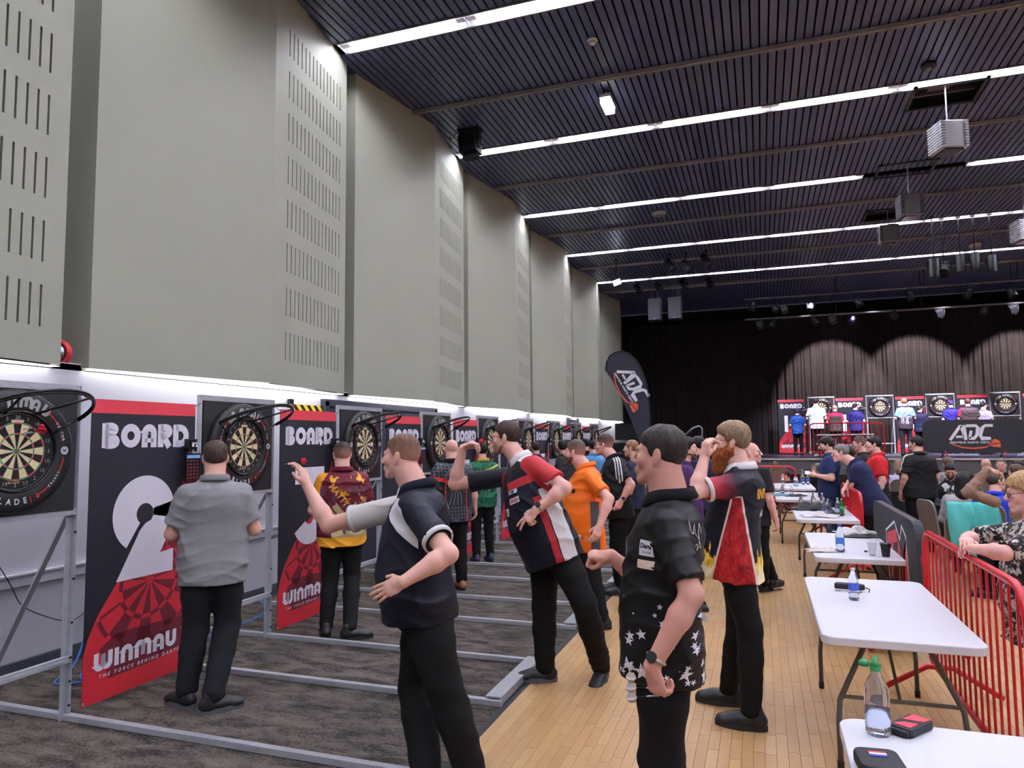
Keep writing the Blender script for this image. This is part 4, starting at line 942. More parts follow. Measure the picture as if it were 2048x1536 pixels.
# ------------------------------------------------------------------ people: signed distance fields turned into smooth meshes
V3 = lambda *a: np.array(a, dtype=np.float64)
def npv(v): return np.array(tuple(v), dtype=np.float64)
def unit_(v): v = np.asarray(v, float); return v/(np.linalg.norm(v)+1e-9)
class Field:
    def __init__(s, lo, hi, h):
        s.h = h; s.lo = np.floor(np.asarray(lo)/h)*h-h*1.5; s.n = np.maximum(4, (np.ceil((np.asarray(hi)-s.lo)/h)+2).astype(int))
        s.ax = [(s.lo[i]+h*np.arange(s.n[i])).astype(np.float32) for i in range(3)]
        s.V = np.full(tuple(s.n), .5, np.float32)
    def sl(s, lo, hi, m=.0):
        out = []
        for i in range(3):
            a = int(max(0, math.floor((lo[i]-m-s.lo[i])/s.h))); b = int(min(s.n[i], math.ceil((hi[i]+m-s.lo[i])/s.h)+1))
            if b <= a: return None
            out.append(slice(a, b))
        return tuple(out)
    def grid(s, sl):
        return (s.ax[0][sl[0]][:, None, None], s.ax[1][sl[1]][None, :, None], s.ax[2][sl[2]][None, None, :])
    def put(s, sl, d, k, sub=False):
        a = s.V[sl]
        if sub:
            h = np.clip(.5-.5*(a+d)/k, 0, 1); s.V[sl] = a+(-d-a)*h+k*h*(1-h)
        else:
            h = np.clip(.5+.5*(a-d)/k, 0, 1); s.V[sl] = a+(d-a)*h-k*h*(1-h)
    def prim(s, p):
        if p[0] == 'rc':
            _, a, b, r1, r2, k = p[:6]; m = max(r1, r2)+k+s.h*2
            sl = s.sl(np.minimum(a, b), np.maximum(a, b), m)
            if sl is None: return
            x, y, z = s.grid(sl); d = b-a; L2 = max(d@d, 1e-9)
            t = np.clip(((x-a[0])*d[0]+(y-a[1])*d[1]+(z-a[2])*d[2])/L2, 0, 1)
            q = np.sqrt((x-a[0]-t*d[0])**2+(y-a[1]-t*d[1])**2+(z-a[2]-t*d[2])**2)-(r1+(r2-r1)*t)
            if len(p) > 6:
                dd = d/math.sqrt(L2); q = np.maximum(q, (x-p[6][0])*dd[0]+(y-p[6][1])*dd[1]+(z-p[6][2])*dd[2])
            s.put(sl, q, k)
        elif p[0] in ('el', 'es'):
            _, c, A, r, k = p[:5]; m = max(r)+k+s.h*2; sl = s.sl(c, c, m)
            if sl is None: return
            x, y, z = s.grid(sl); X_, Y_, Z_ = x-c[0], y-c[1], z-c[2]
            q = [(X_*A[i][0]+Y_*A[i][1]+Z_*A[i][2]) for i in range(3)]
            k0 = np.sqrt(sum((q[i]/r[i])**2 for i in range(3))); k1 = np.sqrt(sum((q[i]/r[i]**2)**2 for i in range(3)))+1e-6
            s.put(sl, k0*(k0-1)/k1, k, p[0] == 'es')
        elif p[0] == 'lo':
            _, O, A, st, e, k = p[:6]; st = np.asarray(st); L = st[-1, 0]-st[0, 0]; m = .32
            c0, c1 = O+A[2]*st[0, 0], O+A[2]*st[-1, 0]; sl = s.sl(np.minimum(c0, c1), np.maximum(c0, c1), m)
            if sl is None: return
            s.put(sl, loft(s.grid(sl), O, A, st, e), k)
    def cut(s, fn):
        sl = tuple(slice(0, n) for n in s.n); s.V = np.maximum(s.V, fn(*s.grid(sl)).astype(np.float32))
    def mesh(s):
        V = s.V; S_ = V < 0
        c = [S_[i:V.shape[0]-1+i, j:V.shape[1]-1+j, k:V.shape[2]-1+k] for i in (0, 1) for j in (0, 1) for k in (0, 1)]
        al = np.logical_and.reduce(c); an = np.logical_or.reduce(c); act = an & ~al
        ii = np.argwhere(act); N = len(ii)
        if N == 0: return np.zeros((0, 3)), np.zeros((0, 4), int)
        co = [(i, j, k) for i in (0, 1) for j in (0, 1) for k in (0, 1)]
        val = np.stack([V[ii[:, 0]+a, ii[:, 1]+b, ii[:, 2]+e] for a, b, e in co], 1)
        P = np.zeros((N, 3)); cnt = np.zeros(N)
        for a in range(8):
            for ax in range(3):
                if co[a][ax]: continue
                t_ = list(co[a]); t_[ax] = 1; b = co.index(tuple(t_))
                va, vb = val[:, a], val[:, b]; m = (va < 0) != (vb < 0)
                t = np.where(m, va/(va-vb+1e-12), 0)
                for q in range(3): P[:, q] += np.where(m, co[a][q]+(t if q == ax else 0), 0)
                cnt += m
        P = P/cnt[:, None]; P = s.lo+(ii+P)*s.h
        idx = -np.ones(act.shape, np.int64); idx[act] = np.arange(N)
        F = []
        for ax in range(3):
            u, v = (ax+1) % 3, (ax+2) % 3
            a = [slice(None)]*3; b = [slice(None)]*3; a[ax] = slice(0, V.shape[ax]-1); b[ax] = slice(1, V.shape[ax])
            for q in (u, v): a[q] = b[q] = slice(1, V.shape[q]-1)
            sa, sb = S_[tuple(a)], S_[tuple(b)]
            for cond, flip in ((sa & ~sb, False), (~sa & sb, True)):
                e = np.argwhere(cond)
                if not len(e): continue
                base = e.copy()
                def cell(du, dv):
                    q = base.copy(); q[:, u] += du; q[:, v] += dv; return idx[q[:, 0], q[:, 1], q[:, 2]]
                f = np.stack([cell(0, 0), cell(1, 0), cell(1, 1), cell(0, 1)], 1)
                F.append(f[:, ::-1] if flip else f)
        F = np.concatenate(F); return P, F[(F >= 0).all(1)]
def loft(g, O, A, st, e=2.3):
    x, y, z = g; X_, Y_, Z_ = x-O[0], y-O[1], z-O[2]
    u = X_*A[0][0]+Y_*A[0][1]+Z_*A[0][2]; v = X_*A[1][0]+Y_*A[1][1]+Z_*A[1][2]; w_ = X_*A[2][0]+Y_*A[2][1]+Z_*A[2][2]
    a = np.interp(w_, st[:, 0], st[:, 1]); bf = np.interp(w_, st[:, 0], st[:, 2]); bb = np.interp(w_, st[:, 0], st[:, 3])
    b = np.where(v > 0, bf, bb)
    k = ((np.abs(u)/a)**e+(np.abs(v)/b)**e)**(1/e)
    return np.maximum((k-1)*np.minimum(a, b), np.maximum(w_-st[-1, 0], st[0, 0]-w_)).astype(np.float32)
def sdf_mesh(prims, h, lo=None, hi=None, post=None):
    if lo is None:
        L, H = [], []
        for p in prims:
            if p[0] == 'rc': m = max(p[3], p[4]); L += [p[1]-m, p[2]-m]; H += [p[1]+m, p[2]+m]
            elif p[0] == 'el': L.append(p[1]-max(p[3])); H.append(p[1]+max(p[3]))
            elif p[0] == 'lo':
                st = np.asarray(p[3]); 
                for w_ in (st[0, 0], st[-1, 0]):
                    for su in (-1, 1):
                        for q in (st[:, 2].max(), -st[:, 3].max()): L.append(p[1]+p[2][2]*w_+p[2][0]*su*st[:, 1].max()+p[2][1]*q); H.append(L[-1])
        lo, hi = np.min(L, 0)-.01, np.max(H, 0)+.01
    f = Field(lo, hi, h)
    for p in prims:
        if p[0] != 'es': f.prim(p)
    for p in prims:
        if p[0] == 'es': f.prim(p)
    if post: post(f)
    return f.mesh()
def wrinkle(x, y, z, A, fq=1.0):
    """creases: two families of ridges, strong in places and absent in others"""
    x, y, z = x*fq, y*fq, z*fq
    p1 = 15*z+9*x-6*y+1.6*np.sin(7*x+2*y+1)+1.3*np.sin(9*z+3); p2 = 19*z-8*x+7*y+1.5*np.sin(6*y+5*z)+1.1*np.sin(11*x)
    r1 = (1-np.abs(np.sin(p1)))**2; r2 = (1-np.abs(np.sin(p2)))**2
    m1 = .5+.5*np.sin(5.1*x+3.3*z+1)*np.sin(4.3*y-3.9*z+.5); m2 = .5+.5*np.sin(4.7*y-4.1*z+2)*np.sin(5.3*x+2.9*z)
    return -A*(1.5*r1*m1+1.5*r2*m2-.45)
HEADP = None
def head_prims(c, A, s):
    P = lambda x, y, z: c+(A[0]*x+A[1]*y+A[2]*z)*s
    el = lambda x, y, z, r, k, t='el', B=A: (t, P(x, y, z), B, tuple(q*s for q in r), k*s)
    rc = lambda a, b, r1, r2, k: ('rc', P(*a), P(*b), r1*s, r2*s, k*s)
    L = [el(0, -.014, .032, (.075, .094, .083), .02), el(0, .018, -.035, (.058, .066, .07), .03),
         rc((-.048, .0, -.055), (-.014, .068, -.094), .022, .02, .02), rc((.048, .0, -.055), (.014, .068, -.094), .022, .02, .02), el(0, .075, -.098, (.022, .02, .018), .015),
         rc((-.036, .076, .024), (.036, .076, .024), .013, .013, .014), el(-.042, .058, -.02, (.024, .026, .026), .02), el(.042, .058, -.02, (.024, .026, .026), .02),
         rc((0, .088, .018), (0, .112, -.022), .008, .0125, .008), el(-.011, .1, -.028, (.009, .011, .008), .005), el(.011, .1, -.028, (.009, .011, .008), .005),
         el(0, .08, -.06, (.03, .022, .024), .012), rc((-.019, .094, -.055), (.019, .094, -.055), .0055, .0055, .005), rc((-.016, .094, -.0665), (.016, .094, -.0665), .0065, .0065, .005),
         el(-.031, .1, .003, (.018, .014, .009), .008, 'es'), el(.031, .1, .003, (.018, .014, .009), .008, 'es'), rc((-.02, .1015, -.0607), (.02, .1015, -.0607), .0012, .0012, .003) if False else el(0, .105, -.061, (.022, .008, .0016), .003, 'es')]
    for q in (-1, 1):
        B = [unit_(A[0]+A[1]*q*.35), unit_(A[1]-A[0]*q*.35), A[2]]
        L += [el(q*.078, -.012, .0, (.010, .019, .031), .006, 'el', B), el(q*.076, -.006, -.026, (.008, .012, .012), .006), el(q*.09, -.006, .004, (.006, .011, .018), .005, 'es', B)]
    return L
FING = {'relaxed': [(18, 30, 18), (22, 34, 20), (28, 38, 22), (34, 42, 24)], 'fist': [(72, 92, 55)]*4, 'open': [(6, 10, 6), (4, 8, 5), (6, 10, 6), (10, 12, 8)],
        'pinch': [(52, 48, 18), (55, 52, 22), (48, 58, 28), (38, 52, 28)], 'point': [(5, 8, 5), (14, 14, 8), (60, 80, 40), (66, 84, 45)], 'grip': [(48, 62, 35), (52, 64, 38), (58, 68, 40), (62, 70, 42)]}
def hand_prims(w_, d, n, right, pose, s):
    d = unit_(d); n = np.asarray(n, float); n = unit_(n-d*(n@d)); t = np.cross(d, n) if right else np.cross(n, d)
    A = [t, d, n]; P = []
    P.append(('el', w_+d*.05*s, A, (.040*s, .052*s, .0155*s), .012*s)); P.append(('el', w_+d*.078*s, A, (.041*s, .02*s, .0125*s), .01*s))
    P.append(('el', w_+(d*.04+t*.024+n*.009)*s, A, (.017*s, .032*s, .016*s), .01*s))
    for i, (off, L) in enumerate(((.0285, .96), (.0095, 1.06), (-.0095, .98), (-.0275, .8))):
        p = w_+(d*(.088-.004*abs(i-1.2))+t*off)*s; ang = 0; r = .0092*s*(1 if i < 3 else .88)
        sp = (off/.03)*.10
        for j, (c_, l) in enumerate(zip(FING[pose][i], (.045, .027, .021))):
            ang += math.radians(c_); dd = unit_((d*math.cos(ang)+n*math.sin(ang))+t*sp*(1 if pose in ('open', 'relaxed', 'point') else 0))
            q = p+dd*l*L*s; P.append(('rc', p, q, r*(1-.06*j), r*(1-.06*(j+1)), .0035*s)); p = q
    b = w_+(d*.022+t*.026+n*.008)*s
    if pose in ('pinch', 'fist', 'grip'): d1, d2 = unit_(d*.75+t*.35+n*.6), unit_(d*.85-t*.25+n*.5)
    else: d1, d2 = unit_(d*.72+t*.62+n*.25), unit_(d*.95+t*.25+n*.15)
    m = b+d1*.042*s; e = m+d2*.032*s
    P += [('rc', b, m, .0125*s, .0105*s, .008*s), ('rc', m, e, .0105*s, .0088*s, .003*s)]
    return P
def pose(x, y, yaw, H=1.78, z0=0.0, seat=None, **kw):
    """joints of a figure at x, y facing yaw (0 is +Y, positive turns left); world points override by name"""
    s = H/1.78; f = V3(-math.sin(yaw), math.cos(yaw), 0); r = V3(math.cos(yaw), math.sin(yaw), 0); u = V3(0, 0, 1); B = V3(x, y, z0)
    p = lambda a, b, c: B+(r*a+f*b+u*c)*s
    J = dict(pel=p(0, 0, .95), nek=p(0, -.025, 1.49), hed=p(0, .03, 1.645), shL=p(-.182, -.02, 1.412), shR=p(.182, -.02, 1.412), elL=p(-.245, -.05, 1.13), elR=p(.245, -.05, 1.13), wrL=p(-.25, .06, .89), wrR=p(.25, .06, .89),
             hiL=p(-.09, 0, .92), hiR=p(.09, 0, .92), knL=p(-.1, .015, .5), knR=p(.1, .015, .5), anL=p(-.11, -.02, .085), anR=p(.11, -.02, .085))
    if seat is not None:
        q = seat; J = dict(pel=p(0, 0, q+.09), nek=p(0, .04, q+.62), hed=p(0, .1, q+.785), shL=p(-.185, .04, q+.56), shR=p(.185, .04, q+.56), elL=p(-.25, .1, q+.29), elR=p(.25, .1, q+.29), wrL=p(-.14, .33, q+.26), wrR=p(.14, .33, q+.26),
             hiL=p(-.09, .02, q+.07), hiR=p(.09, .02, q+.07), knL=p(-.13, .45, q+.06), knR=p(.13, .45, q+.06), anL=p(-.13, .42, .085), anR=p(.13, .42, .085))
    J.update({'f': f, 'r': r, 's': s, 'base': B, 'hf': f, 'fl': f, 'fr': f})
    for k, v in kw.items(): J[k] = npv(v) if not isinstance(v, (int, float)) else v
    return J
def shiftpose(J, d, keys=('pel', 'nek', 'hed', 'shL', 'shR', 'elL', 'elR', 'wrL', 'wrR')):
    for k in keys: J[k] = J[k]+np.asarray(d)
    return J
def mk(name, vf, m, parent, base, smooth=True):
    v, f = vf
    if len(v) == 0: return None
    o = bpy.data.objects.new(name, new_mesh(name, v-base, f, smooth)); link(o, parent); o.data.materials.append(m); return o
def put_attr(o, name, arr):
    a = o.data.attributes.new(name, 'FLOAT_VECTOR', 'POINT'); a.data.foreach_set('vector', arr.astype(np.float32).ravel())
_skin = {}
def skin(tone=(206, 152, 132)):
    if tone not in _skin:
        key = tone; tone = (min(250, tone[0]+12), tone[1]+16, tone[2]+16)
        m = M('skin_%d' % len(_skin), tone, .5, spec=.35); n = m.noise(14, 4); m.over(n.ramp(.5, .78)*.35, (min(255, tone[0]+4), int(tone[1]*.86), int(tone[2]*.84)))
        m.over(m.noise(55, 2).ramp(.6, .8)*.2, (int(tone[0]*.9), int(tone[1]*.84), int(tone[2]*.82)))
        m.bump(m.noise(180, 2), .06, .002); _skin[key] = m.m; tone = key
    return _skin[tone]
_hair = {}
def hairm(col, fade=None):
    key = (col, fade)
    if key not in _hair:
        m = M('hair_%d_%d_%d' % col, col, .55, spec=.3); v = m.coord(); n = m.noise(90, 3, m.scaled(v, (1, 1, .25))); m.over(n.ramp(.45, .8)*.6, tuple(min(255, int(c*1.45)+6) for c in col)); m.over(n.ramp(.5, .2)*.7, tuple(int(c*.55) for c in col))
        m.bump(n, .7, .006)
        if fade:
            hz, hy_, hx_ = m.sep(m.attr('hz')); m.over((hz+n*.02-.01).ramp(.08, -.02)*.75, tuple(int(c*.93) for c in fade))
        _hair[key] = m.m
    return _hair[key]
def fabric(name, col, rough=.82, bump=.15):
    if name not in _mats: m = M(name, col, rough, spec=.25); m.mottle(.1, 12); cloth_bump(m, 260, bump); _mats[name] = m.m
    return _mats[name]
def shirt_mat(name, col, paint=None, rough=.7, bump=.14):
    """cloth whose print follows the garment: u right, v front, w up from the hips, q in the sleeve, t along it"""
    m = M(name, col, rough, spec=.3); u, v, w_ = m.sep(m.attr('rest')); q, t, sd = m.sep(m.attr('slv'))
    if paint: paint(m, u, v, w_, q, t)
    cloth_bump(m, 260, bump); return m.m
m_blacktr = fabric('black_trouser_twill', (14, 13, 16), .8); m_blackshoe = mat('black_shoe_leather', (26, 26, 29), .45); m_sole = mat('black_rubber_sole', (36, 36, 40), .7); m_greysole = mat('grey_rubber_sole', (84, 84, 90), .7)
m_eyew = mat('eye_white', (225, 220, 216), .2); m_iris = mat('eye_iris', (60, 70, 80), .15); m_lips = None
def person(label, J, shirt=None, trousers=None, shoes=None, sole=None, hair=None, beard=None, glasses=False, tone=(206, 152, 132), hands=('relaxed', 'relaxed'), palm=(None, None), hdir=(None, None),
           belly=0.0, build=1.0, res=1.0, hem=-.13, sleeve=.74, collar=None, neckr=.066, wr=1.0, group=None, legs=True, cat='person', loose=1.0, cuff=None, tuck=False, watch=None, hup=None, feet=True):
    s = J['s']; B = J['base']; t = thing('person', label, cat, tuple(B), 0, group)
    up = unit_(J['nek']-J['pel']); lr = J['shR']-J['shL']; lr = unit_(lr-up*(lr@up)); fr = np.cross(up, lr); A = [lr, fr, up]
    L = np.linalg.norm(J['nek']-J['pel'])/.54; O = J['pel']; k = s*build
    hb = unit_(J['hf']); hu = unit_(npv(hup) if hup is not None else V3(0, 0, 1)); hu = unit_(hu-hb*(hu@hb)*0) ; hr = unit_(np.cross(hb, hu)); hu = np.cross(hr, hb); HA = [hr, hb, hu]; hc = J['hed']
    sk = skin(tone)
    def stations(e):
        return [(-.16*L, .178*k+e, .118*k+e+belly*.35, .128*k+e), (-.02*L, .18*k+e+belly*.3, .125*k+e+belly*.8, .128*k+e), (.12*L, .168*k+e+belly*.5, .122*k+e+belly, .108*k+e), (.26*L, .172*k+e+belly*.3, .122*k+e+belly*.7, .108*k+e),
                (.38*L, .186*k+e, .13*k+e+belly*.2, .122*k+e), (.455*L, .176*k+e, .112*k+e, .115*k+e), (.50*L, .145*k+e, .09*k+e*.6, .1*k+e*.6), (.535*L, .1*k+e*.5, .07*s+e*.4, .08*s+e*.4), (.575*L, .066*s+e*.3, .056*s+e*.2, .06*s+e*.2)]
    # ---- body: head, neck, trunk, arms, hands
    bp = [('lo', O, A, stations(-.02)[1:], 2.2, .03)]
    nb = J['nek']; bp += [('rc', nb-up*.03*s, hc+HA[2]*-.045*s-HA[1]*.012*s, neckr*1.05*s, neckr*.95*s, .03)]
    arm = []
    for S_, rt in (('L', False), ('R', True)):
        sh, el, wv = J['sh'+S_], J['el'+S_], J['wr'+S_]
        arm += [('rc', sh, el, .05*k, .039*k, .03), ('rc', el, el+(wv-el)*.3, .039*k, .042*k, .02), ('rc', el+(wv-el)*.3, wv, .042*k, .0275*s, .02)]
    hr_ = .0085*max(1, res*.9)
    parts = [sdf_mesh(bp+[(q[0], q[1], q[1]+(q[2]-q[1])*.5)+q[3:] for q in arm[::3]], .019*max(1, res*.8)), sdf_mesh(arm[:3], .0105*res**.7), sdf_mesh(arm[3:], .0105*res**.7)]
    hp = head_prims(hc, HA, s)
    neck = [('rc', nb-up*.02*s, hc+HA[2]*-.045*s-HA[1]*.012*s, neckr*1.05*s, neckr*.95*s, .02)]
    parts.append(sdf_mesh(hp+neck, min(.005*res, .0105), hc-V3(.125, .125, .16)*s, hc+V3(.125, .125, .13)*s))
    for i, (S_, rt) in enumerate((('L', False), ('R', True))):
        if hands[i] is None: continue
        el, wv = J['el'+S_], J['wr'+S_]; d = unit_(npv(hdir[i])) if hdir[i] is not None else unit_(wv-el)
        n = npv(palm[i]) if palm[i] is not None else (-J['r'] if rt else J['r'])
        P = hand_prims(wv, d, n, rt, hands[i], s)+[('rc', wv+(el-wv)*.16, wv, .0275*s+(.042*k-.0275*s)*.228, .0275*s, .01), ('rc', wv, wv+d*.03*s, .0275*s, .024*s, .012)]
        parts.append(sdf_mesh(P, min(.0046*res**.95, .0088)))
    V = np.concatenate([p[0] for p in parts]); F = []; n0 = 0
    for p in parts: F.append(p[1]+n0); n0 += len(p[0])
    body = mk('body', (V, np.concatenate(F)), sk, t, B)
    # ---- eyes and brows
    Hp = lambda x, y, z: hc+(HA[0]*x+HA[1]*y+HA[2]*z)*s
    if res < 1.9:
        for q in (-1, 1):
            e = MB(); e.lathe([(0, -.0118), (.006, -.0102), (.0102, -.006), (.0118, 0), (.0102, .006), (.006, .0102), (0, .0118)], 12)
            o = e.build('eye', m_eyew, t, True); o.location = Vector(Hp(q*.031, .0765, .003)-B)
            e = MB(); e.lathe([(0, .0015), (.0045, .001), (.0052, 0)], 10); i_ = e.build('iris', m_iris, o, True)
            i_.location = Vector(HA[1]*.0112*s); i_.rotation_euler = Vector((0, 0, 1)).rotation_difference(Vector(HA[1])).to_euler()
        bc = hair.get('col', (60, 46, 38)) if hair is not None else (beard['col'] if beard else (96, 74, 60))
        for q in (-1, 1):
            v, f = sdf_mesh([('rc', Hp(q*.014, .0905, .022), Hp(q*.033, .0875, .027), .0035*s, .0035*s, .003), ('rc', Hp(q*.033, .0875, .027), Hp(q*.05, .074, .021), .0035*s, .0022*s, .003)], .003)
            mk('eyebrow', (v, f), hairm(bc), t, B)
    # ---- hair
    if hair is not None:
        h_ = dict(top=.016, side=.006, front=.062, back=-.062, col=(60, 46, 38), ear=-.012, long=None); h_.update(hair)
        def hp_(fd):
            sl = tuple(slice(0, n) for n in fd.n); x, y, z = fd.grid(sl); X_, Y_, Z_ = x-hc[0], y-hc[1], z-hc[2]
            a = (X_*HA[0][0]+Y_*HA[0][1]+Z_*HA[0][2])/s; b = (X_*HA[1][0]+Y_*HA[1][1]+Z_*HA[1][2])/s; c = (X_*HA[2][0]+Y_*HA[2][1]+Z_*HA[2][2])/s
            th = h_['side']+(h_['top']-h_['side'])*np.clip((c-.03)/.07, 0, 1)+.0035*np.sin(70*a+3*np.sin(40*b))*np.sin(60*b+2)*np.clip((c-.0)/.06, 0.15, 1)
            q = [a/.076, (b+.013)/.0955, (c-.03)/.086]; k0 = np.sqrt(q[0]**2+q[1]**2+q[2]**2); k1 = np.sqrt((q[0]/.076)**2+(q[1]/.0955)**2+(q[2]/.086)**2)+1e-6
            hl = np.interp(b, [-.12, -.06, -.035, -.014, .014, .024, .034, .055, .085], [h_['back'], h_['back']+.006, h_['ear']-.022, h_['ear'], h_['ear'], h_['ear']+.012, .03, h_['front']-.016, h_['front']])
            th = th*np.clip((c-hl)/.022, .12, 1) if h_['long'] is None else th
            d = k0*(k0-1)/k1-th
            if h_.get('peak'): hl = hl-np.clip(h_['peak']*(1-np.abs(a)/.03), 0, 1)
            reg = hl-c+.006*np.sin(50*a)*np.clip(b*10, 0, 1)
            if h_.get('ring'): reg = np.maximum(reg, c-h_['ring'])
            dd = np.maximum(d, reg)*s
            if h_['long'] is not None:
                fd.V = np.minimum(fd.V, dd.astype(np.float32))
            else: fd.V = dd.astype(np.float32)
        pr = []
        if h_['long'] is not None:
            Lh = h_['long']; pr = [('rc', Hp(0, -.06, .02), Hp(0, -.1, -Lh*.5), .085*s, .09*s, .03), ('rc', Hp(0, -.1, -Lh*.5), Hp(0, -.11, -Lh), .09*s, .06*s, .03)]
            if h_.get('frame'): pr += [('rc', Hp(q*.07, .02, .03), Hp(q*.085, -.0, -Lh*.7), .03*s, .035*s, .02) for q in (-1, 1)]
        ext = h_['long'] or 0
        mk('hair', sdf_mesh(pr, min(.0062*res**.8, .012), hc-V3(.13, .13, .1+ext+.03)*s-(0.06 if ext else 0), hc+V3(.13, .13, .16)*s+(.06 if ext else 0), hp_), hairm(h_['col'], tone if h_['side'] < .0042 else None), t, B)
        ho = t.children[-1] if t.children else None; ho = [c for c in t.children if c.name.startswith('hair')][-1]; q = np.array([v.co for v in ho.data.vertices])+B-hc; put_attr(ho, 'hz', np.stack([q@HA[2], q@HA[1], q@HA[0]], 1)/s)
    if beard:
        b_ = dict(th=.006, top=-.035, col=(90, 66, 50), long=0); b_.update(beard)
        base_ = [p for p in hp[:5]]+[hp[11]]
        def bp_(fd):
            sl = tuple(slice(0, n) for n in fd.n); x, y, z = fd.grid(sl); X_, Y_, Z_ = x-hc[0], y-hc[1], z-hc[2]
            a = (X_*HA[0][0]+Y_*HA[0][1]+Z_*HA[0][2])/s; b = (X_*HA[1][0]+Y_*HA[1][1]+Z_*HA[1][2])/s; c = (X_*HA[2][0]+Y_*HA[2][1]+Z_*HA[2][2])/s
            bl = np.interp(b, [-.03, .01, .04, .08, .12], [.005, -.005, b_['top']-.004, b_['top']-.006, b_['top']])
            lip = np.sqrt((a/.021)**2+((b-.1)/.03)**2+((c+.061)/.0095)**2)-1
            fd.V = np.maximum.reduce([fd.V-b_['th']*s+.002*np.sin(90*a+50*c)*np.sin(70*c+30*b)*s, (c-bl)*s, (-b-.022)*s, -lip*.01*s]).astype(np.float32)
            if b_['long']: pass
        v, f = sdf_mesh(base_+([('rc', Hp(0, .05, -.085), Hp(0, .07, -.1-b_['long']), .047*s, .036*s, .02)] if b_['long'] else []), min(.005*res**.6, .009), hc-V3(.12, .12, .14+b_['long'])*s-.02, hc+V3(.12, .14, .03)*s, bp_)
        mk('beard', (v, f), hairm(b_['col']), t, B)
    if glasses:
        g = MB(); m_gl = mat('black_spectacle_frame', (24, 22, 24), .3); c0 = lambda x, y, z: Vector(Hp(x, y, z)-B)
        for q in (-1, 1):
            g.tube([c0(q*.033+.024*math.cos(a), .106-.006*abs(math.cos(a)), .0+.017*math.sin(a)) for a in [2*PI*i/14 for i in range(14)]], .0019*s, 5, True)
            g.tube([c0(q*.057, .098, .006), c0(q*.074, .08, .01), c0(q*.082, .0, .012), c0(q*.08, -.015, -.002)], .0019*s, 5)
        g.tube([c0(-.009, .108, .004), c0(.009, .108, .004)], .0018*s, 5); go = g.build('glasses', m_gl, t, True)
        l = MB()
        for q in (-1, 1): l.add([c0(q*.033+.022*math.cos(a), .1055-.006*abs(math.cos(a)), .0+.0155*math.sin(a)) for a in [2*PI*i/14 for i in range(14)]], [tuple(range(14))])
        gm = M('spectacle_lens', (240, 240, 245), .05); gm.set('Transmission Weight', 1.0).set('IOR', 1.02); l.build('lens', _mats.setdefault('spectacle_lens', gm.m), go)
    # ---- shirt
    so = None
    if shirt is not None:
        st = stations(.014*loose); w0 = hem*L; st = [(w0, st[0][1]+.008, st[0][2]+.008+.3*max(0, belly), st[0][3]+.008)]+[q for q in st if q[0] > w0+.03]
        pr = [('lo', O, A, st, 2.3, .03)]; cuts = []; sl_ = []
        for S_ in 'LR':
            sh, el, wv = J['sh'+S_], J['el'+S_], J['wr'+S_]; d = unit_(el-sh); la = np.linalg.norm(el-sh)
            if sleeve <= 1.0:
                e = sh+d*(la*sleeve); pr.append(('rc', sh, e+d*.06, .057*k*loose**.3, (.057+.010*loose)*k, .055, e)); sl_.append((sh, d, la*sleeve, e))
            else:
                e = wv; pr += [('rc', sh, el, .058*k, .052*k, .055), ('rc', el, wv-(wv-el)*.06, .055*k, .042*k, .03)]; sl_.append((sh, d, 9, e))
        tmp = {}
        def sp(fd):
            sl = tuple(slice(0, n) for n in fd.n); x, y, z = fd.grid(sl)
            fd.V = fd.V+wrinkle(x, y, z, .0068*(1 if res < 1.9 else 1.3), 1.35).astype(np.float32)
        # the hem cut must not touch sleeves that hang below it, so the trunk is cut inside the loft itself
        v, f = sdf_mesh(pr, .0098*res if res > 1 else .0092, post=sp)
        so = mk('shirt', (v, f), shirt, t, B)
        q = v-O; rest = np.stack([q@lr, q@fr, q@up], 1)/s
        sv = np.zeros((len(v), 3)); dt = loft((v[:, 0], v[:, 1], v[:, 2]), O, A, np.asarray(st), 2.3)
        best = np.full(len(v), 9.0)
        for i, (sh, d, lt, e) in enumerate(sl_):
            tt = np.clip((v-sh)@d, 0, lt if lt < 5 else .3); da = np.linalg.norm(v-sh-tt[:, None]*d, axis=1)-.066*k; m = da < best
            best = np.where(m, da, best); sv[:, 1] = np.where(m, (v-sh)@d, sv[:, 1]); sv[:, 2] = np.where(m, i, sv[:, 2])
        sv[:, 0] = dt-best; put_attr(so, 'rest', rest); put_attr(so, 'slv', sv/s)
        if cuff is not None:
            for sh, d, lt, e in sl_:
                if lt > 5: continue
                a = unit_(np.cross(d, V3(.3, .2, 1))); b = np.cross(d, a); R_ = (.064+.012*loose)*k
                c = MB(); R2 = .0652*k; n = 22
                for j, (rr, off) in enumerate(((R2+.001, -.024), (R2+.0035, -.022), (R2+.0045, .002), (R2-.006, .003))): c.v += [Vector(e-B+(a*math.cos(2*PI*i/n)+b*math.sin(2*PI*i/n))*rr+d*off) for i in range(n)]
                for j in range(3): c.f += [(j*n+i, j*n+(i+1) % n, (j+1)*n+(i+1) % n, (j+1)*n+i) for i in range(n)]
                c.build('sleeve_band', cuff, t, True)
